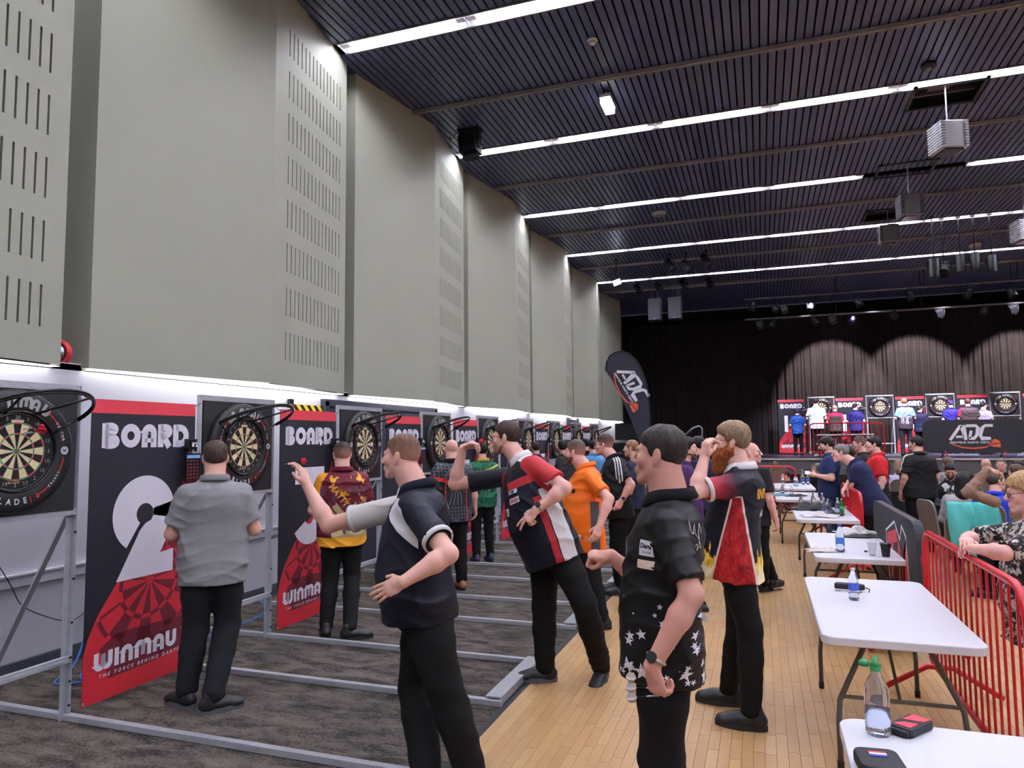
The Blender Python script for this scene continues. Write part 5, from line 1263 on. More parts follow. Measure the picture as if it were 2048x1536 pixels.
        if collar is not None:
            c = MB(); n = 26; ax = unit_(hc-nb); ax = unit_(ax*.5+up*.8); cl_ = unit_(lr-ax*(lr@ax)); cf = np.cross(ax, cl_); V_ = []
            R0 = neckr*1.12*s; cb = nb+up*.008*s
            for i in range(n):
                a = math.radians(-90+16+(360-32)*i/(n-1)); front = max(0, -math.sin(a)); dr = -cf*0
                di = cl_*math.cos(a)-cf*math.sin(a)*1.0*(-1) if False else cl_*math.cos(a)-cf*math.sin(a)
                hgt = .034-.022*front**3
                V_ += [cb+di*(R0+.004)*1.0-ax*.012, cb+di*(R0+.006)+ax*hgt*s, cb+di*(R0+.012)+ax*hgt*s, cb+di*(R0+.027*s+.014*front)+ax*(-.004-.03*front**2)*s, cb+di*(R0+.021*s+.014*front)+ax*(-.013-.03*front**2)*s]
            for i in range(n-1):
                for j in range(4): c.f.append((i*5+j, (i+1)*5+j, (i+1)*5+j+1, i*5+j+1))
            c.v = [Vector(q-B) for q in V_]; o = c.build('collar', collar, t, True); sm = o.modifiers.new('thick', 'SOLIDIFY'); sm.thickness = .003
    # ---- trousers and shoes
    if trousers is not None and legs:
        e = 0; st = [(-.14*L, .165*k, .108*k+belly*.2, .126*k), (-.03*L, .17*k+belly*.2, .112*k+belly*.4, .124*k), (.05*L, .158*k+belly*.2, .104*k+belly*.5, .11*k)]
        pr = [('lo', O, A, st, 2.2, .04)]
        for S_ in 'LR':
            hi, kn, an = J['hi'+S_], J['kn'+S_], J['an'+S_]; lo_ = an+unit_(kn-an)*.03
            pr += [('rc', hi, hi+(kn-hi)*.5, .09*k*wr, .083*k*wr, .05), ('rc', hi+(kn-hi)*.5, kn, .083*k*wr, .069*k*wr, .02), ('rc', kn, kn+(an-kn)*.35, .069*k*wr, .068*k*wr, .02), ('rc', kn+(an-kn)*.35, lo_, .068*k*wr, .057*k*wr, .02)]
        def tp(fd):
            sl = tuple(slice(0, n) for n in fd.n); x, y, z = fd.grid(sl); zb = B[2]
            fd.V = fd.V+(wrinkle(x, y, z, .005, .8)+.004*np.sin(60*z+4*np.sin(12*x)+3*np.sin(14*y))*np.clip((zb+.32-z)/.25, 0, 1)).astype(np.float32)
        to = mk('trousers', sdf_mesh(pr, .013*res if res > 1 else .012, post=tp), trousers, t, B)
    if shoes is not None and legs and feet:
        for S_, fd in (('L', J['fl']), ('R', J['fr'])):
            an = J['an'+S_]; f_ = unit_(fd); r_ = unit_(np.cross(f_, V3(0, 0, 1))); u_ = np.cross(r_, f_); g0 = an-u_*.085*s
            P = lambda a, b, c: g0+(r_*a+f_*b+u_*c)*s*1.1
            FA = [r_, f_, u_]
            pr = [('el', P(0, -.03, .05), FA, (.043*s, .056*s, .05*s), .03*s), ('el', P(0, .05, .045), FA, (.049*s, .1*s, .047*s), .03*s), ('el', P(0, .125, .034), FA, (.05*s, .067*s, .035*s), .02*s), ('rc', P(0, -.02, .06), P(0, -.02, .1), .042*s, .042*s, .02*s)]
            def shp(fd_):
                sl = tuple(slice(0, n) for n in fd_.n); x, y, z = fd_.grid(sl); q = (x-g0[0])*u_[0]+(y-g0[1])*u_[1]+(z-g0[2])*u_[2]; fd_.V = np.maximum(fd_.V, .02*s-q).astype(np.float32)
            so_ = mk('shoe', sdf_mesh(pr, .009*res**.8, post=shp), shoes, t, B)
            ol = [(a*(.047 if b_ > 0 else .04), .045+b_*(.145 if b_ > 0 else .125)) for a, b_ in [(math.cos(2*PI*i/20), math.sin(2*PI*i/20)) for i in range(20)]]
            m = MB(); m.prism(ol, 0.001, .03, lambda a, b, c: Vector(P(a, b, c)-B)); m.build('sole', sole or m_sole, so_)
            if res <= 1.0:
                m = MB()
                for i in range(5):
                    y_ = .04+.017*i; z_ = .09-.0085*i; m.tube([Vector(P(-.02, y_, z_-.006)-B), Vector(P(0, y_+.004, z_+.0015)-B), Vector(P(.02, y_, z_-.006)-B)], .0026, 5)
                m.build('laces', m_sole, so_)
    if watch:
        wv, el = J['wr'+watch], J['el'+watch]; d = unit_(el-wv); c = wv+d*.03*s; a = unit_(np.cross(d, V3(.2, .3, 1))); b = np.cross(d, a); m = MB()
        m.tube([Vector(c-B+(a*math.cos(2*PI*i/18)+b*math.sin(2*PI*i/18))*.0325*s) for i in range(18)], .007, 6, True); ws = m.build('watch_strap', mat('watch_steel', (176, 168, 150), .3, .7), t, True)
        n = unit_(npv(palm['LR'.index(watch)])*-1 if palm['LR'.index(watch)] is not None else -J['r']); n = unit_(n-d*(n@d)); q = c+n*.036*s; e1 = unit_(np.cross(n, d)); m = MB()
        m.v = [Vector(q-B+(d*math.cos(2*PI*i/16)+e1*math.sin(2*PI*i/16))*.019*s+n*o_) for o_ in (-.004, .005) for i in range(16)]; m.f = [tuple(range(16)), tuple(range(31, 15, -1))]+[(i, (i+1) % 16, 16+(i+1) % 16, 16+i) for i in range(16)]
        m.build('watch_case', mat('watch_dark', (60, 58, 60), .25, .6), ws)
    return dict(t=t, shirt=so, A=A, O=O, s=s, B=B, HA=HA, hc=hc, J=J, hp=Hp)
def decal(P, pr, name, m, uw, front=1, side=0, off=.0025, tilt=0):
    """lay a print on the shirt: uw is its centre (u, w); projected from the front (1), the back (-1) or the left/right side"""
    so = P['shirt']; lr, fr, up = P['A']; s = P['s']; O = P['O']-P['B']
    bv = P.get('bv') or BVHTree.FromPolygons([v.co for v in so.data.vertices], [tuple(p.vertices) for p in so.data.polygons])
    P['bv'] = bv
    if side: n = lr*side; ex = -fr*side*-1 if False else fr*(-side)*-1*-1
    else: n = fr*front; ex = lr*(-front)
    n = unit_(n*math.cos(tilt)+(fr if side else lr)*math.sin(tilt)); ex = np.cross(up, n)
    V = []; c, (u, w_) = None, uw
    base = (O+up*w_*s+(fr*u*s if side else lr*u*s))
    # cut long edges so the print can follow the cloth
    bm = bmesh.new(); vs = [bm.verts.new((a, b, 0)) for a, b in pr.v]
    for f in pr.f:
        try: bm.faces.new([vs[i] for i in f])
        except ValueError: pass
    for _ in range(4):
        ed = [e for e in bm.edges if e.calc_length() > .03]
        if not ed: break
        bmesh.ops.subdivide_edges(bm, edges=ed, cuts=1)
        bmesh.ops.triangulate(bm, faces=[f for f in bm.faces if len(f.verts) > 4])
    for v in bm.verts:
        p = Vector(base+ex*v.co.x+up*v.co.y+n*.6); h, nn, i, d = bv.ray_cast(p, Vector(-n), 1.0)
        v.co = (h+Vector(n)*off) if h is not None else Vector(base+ex*v.co.x+up*v.co.y+n*.12)
    me = bpy.data.meshes.new(name); bm.to_mesh(me); bm.free(); o = bpy.data.objects.new(name, me); link(o, so); me.materials.append(m); return o

def fig(Y, yaw, H, pel, nek, hed, hy=None, hp=0, **kw):
    """figure whose joints are given where the photo shows them, at depth Y (third value shifts the depth)"""
    yaw = math.radians(yaw); s = H/1.78; P = lambda q: npv(at(q[0], q[1], Y+(q[2] if len(q) > 2 else 0)))
    pe, ne, he = P(pel), P(nek), P(hed); J = pose(pe[0], pe[1], yaw, H); f, r = J['f'], J['r']; up = unit_(ne-pe); r2 = unit_(r-up*(r@up))
    J['pel'], J['nek'], J['hed'] = pe, ne, he
    for S_, g in (('L', -1), ('R', 1)):
        J['sh'+S_] = ne-up*.078*s+r2*g*.182*s; J['hi'+S_] = pe-up*.03*s+r*g*.09*s
        J['el'+S_] = J['sh'+S_]+V3(0, 0, -.29*s)+r*g*.06*s; J['wr'+S_] = J['el'+S_]+V3(0, 0, -.24*s)+f*.08
        J['an'+S_] = V3(*(pe[:2]+r[:2]*g*.11*s), .085*s)
    J['base'] = V3(pe[0], pe[1], kw.pop('z0', 0.0))
    for k in ('shL', 'shR', 'elL', 'elR', 'wrL', 'wrR', 'hiL', 'hiR', 'knL', 'knR'):
        if k in kw: J[k] = P(kw[k])
    for k in ('anL', 'anR'):
        if k in kw: q = kw[k]; J[k] = npv(atz(q[0], q[1], .085*s))
    for S_ in 'LR':
        if 'kn'+S_ not in kw: J['kn'+S_] = J['hi'+S_]*.5+J['an'+S_]*.5+f*.03
    if hy is not None: a = math.radians(hy); J['hf'] = unit_(V3(-math.sin(a), math.cos(a), math.tan(math.radians(hp))))
    else: J['hf'] = unit_(f+V3(0, 0, math.tan(math.radians(hp))))
    J['fl'] = J['fr'] = f
    for k in ('fl', 'fr'):
        if k in kw: J[k] = unit_(V3(*kw[k]))
    return J
def stand(x, y, yaw, H=1.76, z0=0, hy=None, hp=0, arms='down', **kw):
    J = pose(x, y, math.radians(yaw), H, z0, **kw); f, r = J['f'], J['r']; s = J['s']
    if arms == 'front':
        for S_, g in (('L', -1), ('R', 1)):
            J['el'+S_] = J['sh'+S_]+(V3(0, 0, -.27)+r*g*.08+f*.0)*s; J['wr'+S_] = J['el'+S_]+(f*.22-r*g*.1+V3(0, 0, .04))*s
    elif arms == 'folded':
        for S_, g in (('L', -1), ('R', 1)):
            J['el'+S_] = J['sh'+S_]+(V3(0, 0, -.275)+r*g*.085+f*.03)*s; J['wr'+S_] = J['el'+S_]+(f*.15-r*g*.2+V3(0, 0, .05))*s
    a = math.radians(hy if hy is not None else yaw); J['hf'] = unit_(V3(-math.sin(a), math.cos(a), math.tan(math.radians(hp))))
    return J
# ------------------------------------------------------------------ the players in the foreground
WHT = (228, 224, 226)
def paintA(m, u, v, w_, q, t):
    m.over((q > -.01)*(u > 0), (214, 208, 204))
    m.over((q > -.06)*(q < .022)*(u < 0)*(w_ > .2)*(v > -.03)*(w_ < .52), (222, 220, 224))
    m.over((u > .1)*(w_ > .4), (214, 208, 204)); m.over((q > .0)*(t > .175)*(u < 0)*0.0, WHT)
mA = shirt_mat('navy_and_white_polo', (14, 16, 33), paintA, .55)
mwh = fabric('white_rib', (224, 220, 220)); mnavy = fabric('navy_pique', (15, 17, 34)); mblk = fabric('black_pique', (12, 12, 15))
J = fig(3.5, 106, 1.80, (850, 1188), (836, 977), (803, 914), hy=92, hp=0, elL=(897, 1108, -.36), wrL=(806, 1164, -.5), elR=(657, 1050, .12), wrR=(613, 969, .12), knL=(885, 1362, -.1), knR=(832, 1372, .1), anL=(945, 1552), anR=(853, 1545))
PA = person('man in a navy polo with white shoulder panels, throwing arm outstretched', J, mA, m_blacktr, m_blackshoe, hair=dict(col=(96, 68, 48), top=.012, side=.002, front=.068, back=-.04, ear=.0), tone=(212, 156, 140),
    hands=('open', 'relaxed'), palm=((.1, 1, -.25), (-.9, 0, -.3)), hdir=((-1, -.1, -.45), (-.35, 0, .95)), belly=.1, build=1.17, collar=mnavy, cuff=mwh, neckr=.075, hem=-.12, wr=1.2)
def paintB(m, u, v, w_, q, t): m.over((w_ > .47)*0.0, (30, 30, 34))
mB = shirt_mat('black_star_polo', (11, 11, 14), None, .5)
J = fig(2.97, 94, 1.83, (1334, 1262), (1341, 996), (1320, 911), hy=80, hp=2, elL=(1384, 1190, -.3), wrL=(1304, 1333, -.36), elR=(1290, 1168, .24), wrR=(1222, 1112, .2))
PB = person('man in a black polo with white stars, holding darts by his side', J, mB, m_blacktr, m_blackshoe, hair=dict(col=(50, 40, 36), top=.012, side=.0045, front=.06, back=-.06), tone=(196, 134, 118),
    hands=('grip', 'fist'), hdir=((.2, .1, -1), (-1, -.1, .05)), palm=((.5, .8, .1), (.1, .3, -1)), belly=.055, build=1.02, collar=mblk, neckr=.074, hem=-.17, watch='L', wr=1.12, sleeve=.82)
pr = Print(); r_ = random.Random(5)
def star(p, x, y, R, a0):
    pts = [(x+(R if i % 2 == 0 else R*.4)*math.cos(a0+PI/5*i), y+(R if i % 2 == 0 else R*.4)*math.sin(a0+PI/5*i)) for i in range(10)]
    for i in range(0, 10, 2): p.poly([(x, y), pts[i-1], pts[i], pts[i+1]])
for sd, fr_, seed, n in ((-1, 0, 3, 26), (0, -1, 8, 24), (0, 1, 12, 20)):
    r_ = random.Random(seed)
    for i in range(n):
        p = Print(); y = r_.random()**1.7*.30; star(p, -.15+.3*r_.random(), y-.16, (.006+.026*r_.random()**1.5)*(1.15-1.6*y), r_.random()); decal(PB, p, 'star_print', m_pwhite, (0, .02), front=fr_ or 1, side=sd)
p = Print(); p.poly([(-.032, -.03), (.032, -.03), (.032, .03), (-.032, .03)]); decal(PB, p, 'darts_patch', m_pwhite, (-.125, .345), front=1, tilt=-.7)
p = Print(); p.text('Darts', 0, 0, .024, bold=.001); p.text('ONLINE', 0, -.02, .011); decal(PB, p, 'patch_lettering', m_blackmetal, (-.125, .345), front=1, off=.0035, tilt=-.7)
p = Print(); p.poly([(-.034, -.016), (.034, -.016), (.034, .016), (-.034, .016)]); decal(PB, p, 'sponsor_patch', mat('peach_patch', (232, 206, 186), .6), (-.125, .285), front=1, tilt=-.7)
p = Print(); p.stroke([(-.06+.012*i+.006*math.sin(2.1*i), .03*math.sin(1.9*i)+.012*math.sin(.9*i)) for i in range(11)], .004); p.stroke([(-.05+.01*i, -.06+.02*math.sin(2.3*i)) for i in range(9)], .004); decal(PB, p, 'signature', m_pwhite, (-.09, .42), front=-1, tilt=-.45)
p = Print(); p.stroke([(-.1, .05), (.0, .09), (.08, .0), (.1, -.1)], .03); p.stroke([(.02, -.02), (.1, -.16)], .026); decal(PB, p, 'back_emblem', m_pwhite, (.0, .2), front=-1)
hB = PB['J']['wrL']
for i in range(3):
    dart(Vector(hB)+Vector((.055, .045, -.062-.022*i)), (-1, -.12, .05-.1*i), '%s of the three darts held by the man in the star polo' % ('top', 'middle', 'bottom')[i], m_flw, group='darts in the hand of the man in the star polo')
def paintC(m, u, v, w_, q, t):
    n = m.noise(11, 4, m.scaled(m.attr('rest'), (1, 1.6, .8)), .6, 1.6); e = .028-.2*(w_-.33); d = (v+.012).abs()
    m.over(((m.noise(13, 3, m.scaled(m.attr('rest'), (2.2, 2.2, .55))))*.34-.15 > w_)*1.0, (240, 196, 70)); m.over((m.noise(17, 3, m.scaled(m.attr('rest'), (2.2, 2.2, .5)))*.3-.2 > w_), (250, 236, 190))
    side = (d < e)*(w_ < .36)*(q < 0); m.over((d < e+.011)*(w_ < .37)*(q < 0), (226, 210, 200))
    m.over(side, (168, 22, 30)); m.over(side*n.ramp(.5, .7)*.8, (206, 60, 50)); m.over(side*n.ramp(.5, .34)*.75, (92, 8, 20))
    m.over((q > 0)*t.ramp(.02, .17), (206, 36, 36)); m.over((q > 0)*t.ramp(-.02, .05)*.3, (92, 52, 76))
mC = shirt_mat('navy_flame_shirt', (16, 16, 32), paintC, .55)
J = fig(4.82, 84, 1.89, (1474, 1110), (1482, 938), (1462, 884), hy=88, hp=0, elL=(1392, 984, -.3), wrL=(1409, 915, -.2), knL=(1500, 1262, -.12), knR=(1478, 1250, .1), anL=(1503, 1428), anR=(1457, 1382))
PC = person('bearded man in a navy shirt with red flame panel, hand raised to his glasses', J, mC, m_blacktr, m_blackshoe, hair=dict(col=(128, 104, 82), top=.02, side=.012, front=.062, back=-.06), beard=dict(col=(150, 84, 44), th=.014, top=-.028, long=.055), glasses=True, tone=(222, 166, 150),
    hands=('pinch', 'relaxed'), hdir=((.12, .05, 1), None), palm=((.8, .6, 0), None), belly=.07, build=1.06, collar=mwh, cuff=mwh, hem=-.14)
p = Print(); p.text('INFERNO', 0, 0, .085, sx=.8, bold=.003); decal(PC, p, 'name_print', mat('amber_print', (236, 172, 60), .6), (0, .36), front=-1)
p = Print(); p.text('ALAN', 0, 0, .055, bold=.002); decal(PC, p, 'second_name_print', m_pwhite, (0, .25), front=-1)
def paintD(m, u, v, w_, q, t):
    m.over((u < 0)*(v.abs() < .055)*(w_ < .34)*(q < 0), (222, 218, 220)); m.over((u < 0)*((v-.085).abs() < .022)*(w_ < .3)*(q < 0), (176, 40, 48)); m.over((u > 0)*((v-.06).abs() < .012)*(w_ < .3)*(q < 0), (222, 218, 220))
    m.over((w_ > .45)*(u < -.04)*(v < .06), (222, 218, 220)); m.over((u < -.02)*((w_-.43).abs() < .028)*(v > -.02), (178, 42, 48)); m.over((q > -.01)*(u < 0), (178, 42, 48)); m.over((u > 0)*(q.abs() < .016), (176, 40, 48))
mD = shirt_mat('navy_red_white_polo', (17, 18, 34), paintD, .55)
J = fig(5.02, 134, 1.86, (1100, 1078), (1040, 920), (1012, 876), hy=92, hp=-2, elL=(1130, 976, -.24), wrL=(1072, 1020, -.32), elR=(909, 968, .05), wrR=(926, 896, .0), knR=(1088, 1212, .06), knL=(1168, 1206, -.1), anR=(1090, 1338), anL=(1203, 1335), fr=(-.95, -.3, 0), fl=(-.15, -1, -.3))
PD = person('man in a navy, red and white polo leaning forward to throw, wearing glasses', J, mD, m_blacktr, m_blackshoe, m_greysole, hair=dict(col=(58, 42, 36), top=.013, side=.005, front=.066, back=-.05), beard=dict(col=(150, 108, 90), th=.0015, top=-.04), glasses=True, tone=(216, 160, 146),
    hands=('point', 'pinch'), hdir=((-.75, -.1, -.8), (.85, -.1, .45)), palm=((.35, .9, -.3), (.35, .1, -.9)), belly=.095, build=1.14, collar=mwh, hem=-.15, watch='L', loose=1.2, wr=1.08)
for i, (nm, u_, w_, wd, ht, c, tx, tc) in enumerate((('letter_patch', .02, .27, .055, .055, (232, 230, 236), 'L', (24, 25, 44)), ('maker_patch', -.1, .33, .11, .042, (232, 224, 226), 'DRAGON', (190, 40, 50)), ('sponsor_patch', -.09, .39, .1, .028, (206, 216, 232), 'SPORT', (50, 80, 140)))):
    p = Print(); p.poly([(-wd/2, -ht/2), (wd/2, -ht/2), (wd/2, ht/2), (-wd/2, ht/2)]); decal(PD, p, nm, mat('patch_%d_%d_%d' % c, c, .6), (u_, w_), front=1)
    p = Print(); p.text(tx, 0, -ht*.28, ht*.8, sx=.62 if len(tx) > 1 else 1, bold=.0012); decal(PD, p, 'patch_lettering', mat('patchtext_%d_%d_%d' % tc, tc, .6), (u_, w_), front=1, off=.0035)
p = Print(); p.text('WINMAU', 0, 0, .03, sx=.8, bold=.001); decal(PD, p, 'sleeve_lettering', m_pwhite, (-.02, .34), side=-1)
hD = PD['J']['wrR']; dart(Vector(hD)+Vector((.03, -.03, .085)), (1, 0, -.25), 'dart pinched in the raised hand of the leaning thrower', m_flr)
hA = PA['J']['wrR']; dart(Vector(hA)+Vector((-.16, -.01, .12)), (1, .1, .15), 'dart just leaving the hand of the man in the navy and white polo', m_flr)
q0 = atz(420, 1402, 0); J = stand(q0.x, q0.y, 42, 1.80, arms='folded'); E_grey = shirt_mat('grey_marl_polo', (134, 133, 136), lambda m, u, v, w_, q, t: m.over(m.noise(240, 2).ramp(.45, .7)*.5, (158, 157, 160)), .85, .22)
J['anL'] = npv(atz(372, 1388, .085)); J['anR'] = npv(atz(425, 1398, .085)); J['fl'] = unit_(V3(-.9, .15, 0)); J['fr'] = unit_(V3(.55, .8, 0))
PE = person('man in a grey polo seen from behind, facing the second board', J, E_grey, fabric('charcoal_trouser', (26, 27, 33)), m_blackshoe, m_greysole, hair=dict(col=(66, 52, 46), top=.014, side=.005, front=.06, back=-.055), tone=(214, 158, 140), belly=.05, build=1.1, wr=1.12, collar=fabric('grey_rib', (126, 125, 128)), hem=-.15, hands=('fist', 'fist'), neckr=.07)
def paintF(m, u, v, w_, q, t):
    n = m.noise(6, 5, m.scaled(m.attr('rest'), (1.4, 1, 1)), .65, .8); m.over((n > .53)*(w_ < .42)*(w_ > -.02), (96, 62, 84)); m.over((n+w_*.5 < .56)*(w_ < .34)*(u > -.12)*(v < 0), (176, 156, 112)); m.over((m.noise(9, 5) > .6)*(w_ > .28), (226, 160, 40))
    m.over((w_ < -.055), (226, 158, 36)); m.over((q > .0)*(u < 0), (224, 150, 34)); m.over((q > 0)*(u > 0), (108, 28, 46))
q0 = atz(682, 1264, 0); J = stand(q0.x, q0.y, 42, 1.78, arms='folded'); J['anL'] = npv(atz(652, 1256, .085)); J['anR'] = npv(atz(700, 1260, .085)); J['fr'] = unit_(V3(.75, .6, 0))
PF = person('man in a maroon and yellow splatter shirt seen from behind, facing the third board', J, shirt_mat('maroon_splatter_shirt', (104, 26, 44), paintF, .6), m_blacktr, m_blackshoe, hair=dict(col=(56, 44, 38), top=.012, side=.004, front=.06, back=-.05), tone=(214, 156, 140), belly=.05, build=1.12, collar=fabric('maroon_rib', (104, 26, 44)), hem=-.14, hands=('fist', 'fist'), neckr=.07)
p = Print(); p.text('MATTY HO', 0, 0, .085, sx=.9, rot=math.radians(-52), bold=.002); decal(PF, p, 'name_print', mat('amber_print'), (-.03, .26), front=-1)
def hexes(m, u, v, w_, q, t):
    g = m.voro(26, m.attr('rest'), 'DISTANCE_TO_EDGE', .15); m.over((g < .07)*((w_ > .3).mx(w_ < .05)), (96, 100, 112)); m.over(((w_-.33-.25*(u.abs()-.1)).abs() < .022)*(u.abs() > .1)*(v < 0), (214, 50, 44)); m.over(((u.abs()-.13).abs() < .006)*(w_ < .3)*(v < 0), (206, 50, 44)); m.over((q > .0)*(g < .09)*.8, (120, 124, 136))
q0 = atz(905, 1180, 0); J = stand(q0.x, q0.y, 45, 1.80, arms='front'); J['wrR'] = J['elR']+V3(.0, .05, -.2)
PG = person('bald man in a dark hexagon print shirt with red trim, fourth bay', J, shirt_mat('dark_hexagon_shirt', (34, 35, 42), hexes, .55), m_blacktr, mat('tan_shoe', (150, 100, 60), .5), hair=None, tone=(222, 164, 150), belly=.07, build=1.15, collar=mblk, hem=-.15, res=1.25, neckr=.074)
p = Print(); p.text('LAZ', 0, 0, .1, bold=.004); decal(PG, p, 'name_print', mat('slate_print', (70, 84, 110), .5), (0, .3), front=-1)
p = Print()
for k in range(4): p.stroke([(-.08+.03*k, .1), (-.05+.035*k, .02), (-.09+.05*k, -.1)], .005)
decal(PG, p, 'swirl_print', m_pgrey, (0, .16), front=-1)
q0 = atz(966, 1124, 0); J = stand(q0.x, q0.y, 42, 1.74, arms='folded')
PH = person('man in a green camouflage shirt and black trousers, fifth bay', J, shirt_mat('green_camo_shirt', (22, 84, 62), lambda m, u, v, w_, q, t: (m.over(m.noise(8, 3, m.attr('rest'), .5, 1) > .52, (34, 112, 78)), m.over(m.noise(13, 3, m.attr('rest'), .5, 1) > .6, (14, 46, 42)), m.over((w_-.42-.3*u).abs() < .012, (200, 200, 60)))), m_blacktr, mat('navy_shoe', (36, 40, 80), .5), hair=dict(col=(28, 24, 24), top=.016, side=.008), tone=(206, 150, 134), belly=.05, build=1.08, collar=fabric('gold_rib', (190, 160, 60)), res=1.3)
def paintI(m, u, v, w_, q, t): m.over((u < 0)*((v+.035).abs() < .045)*(w_ < .3)*(q < -.01), (84, 82, 88))
J = fig(6.8, 112, 1.78, (1176, 1062), (1172, 935), (1150, 905), hy=82, elL=(1218, 998, -.36), wrL=(1199, 1052, -.46), anL=(1205, 1240), anR=(1190, 1225))
PI_ = person('stout bearded man in a bright orange polo, arm hanging with darts', J, shirt_mat('bright_orange_polo', (238, 112, 24), paintI, .6), m_blacktr, m_blackshoe, hair=dict(col=(80, 64, 54), top=.016, side=.004, front=.062, back=-.04), beard=dict(col=(104, 76, 58), th=.006, top=-.032), tone=(220, 158, 144), belly=.12, build=1.16, collar=fabric('orange_rib', (238, 112, 24)), hem=-.16, res=1.15, neckr=.074, hands=('relaxed', 'relaxed'))
p = Print(); p.poly([(-.05, -.02), (.05, -.02), (.05, .02), (-.05, .02)]); decal(PI_, p, 'black_patch', m_dk, (-.09, .40), front=1, tilt=-.3)
p = Print(); p.poly([(-.05, -.025), (.05, -.025), (.05, .025), (-.05, .025)]); decal(PI_, p, 'white_patch', m_pwhite, (.07, .35), front=1)
for i in range(2): dart(Vector(PI_['J']['wrL'])+Vector((-.05, -.03, -.11-.02*i)), (-1, 0, .1), '%s dart held by the man in orange' % ('upper', 'lower')[i], m_flw, group='darts held by the man in orange')
def paintJ(m, u, v, w_, q, t):
    band = ((v+.012)*34).frac() < .5; m.over(band*((v+.0).abs() < .044)*(w_ > .40)*(u.abs() > .06), (232, 230, 236)); m.over(band*(v.abs() < .044)*(q > -.02)*(t < .2), (232, 230, 236))
J = fig(8.25, 108, 1.80, (1238, 1008), (1228, 915), (1208, 891), hy=86, elL=(1262, 969, -.2), wrL=(1243, 1001, -.24))
PJ = person('man in glasses and a black polo with three white shoulder stripes', J, shirt_mat('black_three_stripe_polo', (15, 15, 19), paintJ, .6), m_blacktr, m_blackshoe, hair=dict(col=(70, 52, 44), top=.024, side=.004, front=.06, back=-.04), glasses=True, tone=(222, 158, 146), belly=.1, build=1.15, collar=mblk, res=1.25, hem=-.15, hands=('relaxed', 'relaxed'), watch='L', neckr=.074)
p = Print()
for k in range(3): p.poly([(-.025+.016*k, -.016), (-.011+.016*k, -.016), (-.005+.012*k, .002+.008*k), (-.017+.012*k, -.002+.008*k)])
decal(PJ, p, 'chest_emblem', m_pwhite, (-.08, .36), front=1)
# ------------------------------------------------------------------ more players and watchers
def quick(label, px, ptop, Y, yaw, H, col, hair, tr=None, arms='down', hy=None, hp=0, tone=(210, 154, 138), res=1.6, beard=None, belly=.04, build=1.05, glasses=False, sleeve=.74, seat=None, z0=0, hands=('relaxed', 'relaxed'), group=None, paint=None, joints=None, **kw):
    p = at(px, ptop, Y); sm = shirt_mat('shirt_'+'_'.join(label.split()[:6]), col, paint, .7)
    J = stand(p.x, p.y, yaw, H, z0, hy, hp, arms, seat=seat)
    dz = p.z-(J['hed'][2]+.115*J['s']); J.update(joints or {})
    if seat is not None: shiftpose(J, (0, 0, dz), ('pel', 'nek', 'hed', 'shL', 'shR', 'elL', 'elR', 'wrL', 'wrR', 'hiL', 'hiR', 'knL', 'knR'))
    return person(label, J, sm, tr or m_blacktr, m_blackshoe, hair=hair, beard=beard, tone=tone, res=res, belly=belly, build=build, glasses=glasses, sleeve=sleeve, hands=hands, group=group, collar=sm, **kw)
BRN, DRK, BLK_, GRY, FAIR = (84, 64, 52), (44, 36, 34), (24, 22, 24), (110, 104, 100), (150, 118, 84)
quick('dark haired man in a charcoal hoodie at the seventh bay', 1128, 879, 12.3, 70, 1.75, (44, 45, 50), dict(col=BLK_, top=.02, side=.012), sleeve=2, hy=20)
quick('man with dark cropped hair watching the sixth board', 1072, 880, 13.0, 40, 1.72, (60, 40, 60), dict(col=DRK, top=.014), res=1.9)
quick('dark haired man standing behind the man in glasses, black jacket', 1172, 873, 14.0, 30, 1.78, (30, 30, 36), dict(col=BLK_, top=.02), sleeve=2, res=1.9)
quick('dark haired man in a light blue and black top by the eighth board', 1186, 879, 13.2, 40, 1.74, (86, 140, 190), dict(col=BLK_, top=.02), res=1.9)
quick('fair haired man facing left behind the man in the star polo', 1266, 876, 9.9, 80, 1.76, (36, 40, 66), dict(col=(140, 104, 76), top=.012), res=1.5)
quick('dark haired man with a goatee in a purple top, facing right', 1368, 869, 7.7, -80, 1.79, (66, 30, 84), dict(col=BLK_, top=.02, side=.012), beard=dict(col=(84, 64, 56), th=.002, top=-.045), res=1.3)
quick('man with brown hair in a navy jacket with white piping, facing left', 1398, 868, 9.7, 60, 1.80, (26, 30, 60), dict(col=DRK, top=.016), sleeve=2, res=1.5)
pN = at(1500, 886, 8.4); J = stand(pN.x, 8.4, -30, 1.73, hy=-100); J['anL'] = npv(atz(1548, 1160, .12)); J['anR'] = J['anR']+V3(.0, .45, 0); J['knL'] = J['hiL']*.45+J['anL']*.55+V3(0, .12, 0)
person('balding man walking beyond the bearded man, black trousers', J, fabric('black_crew', (26, 26, 30)), m_blacktr, m_blackshoe, hair=None, tone=(222, 160, 146), res=1.4, build=1.05)
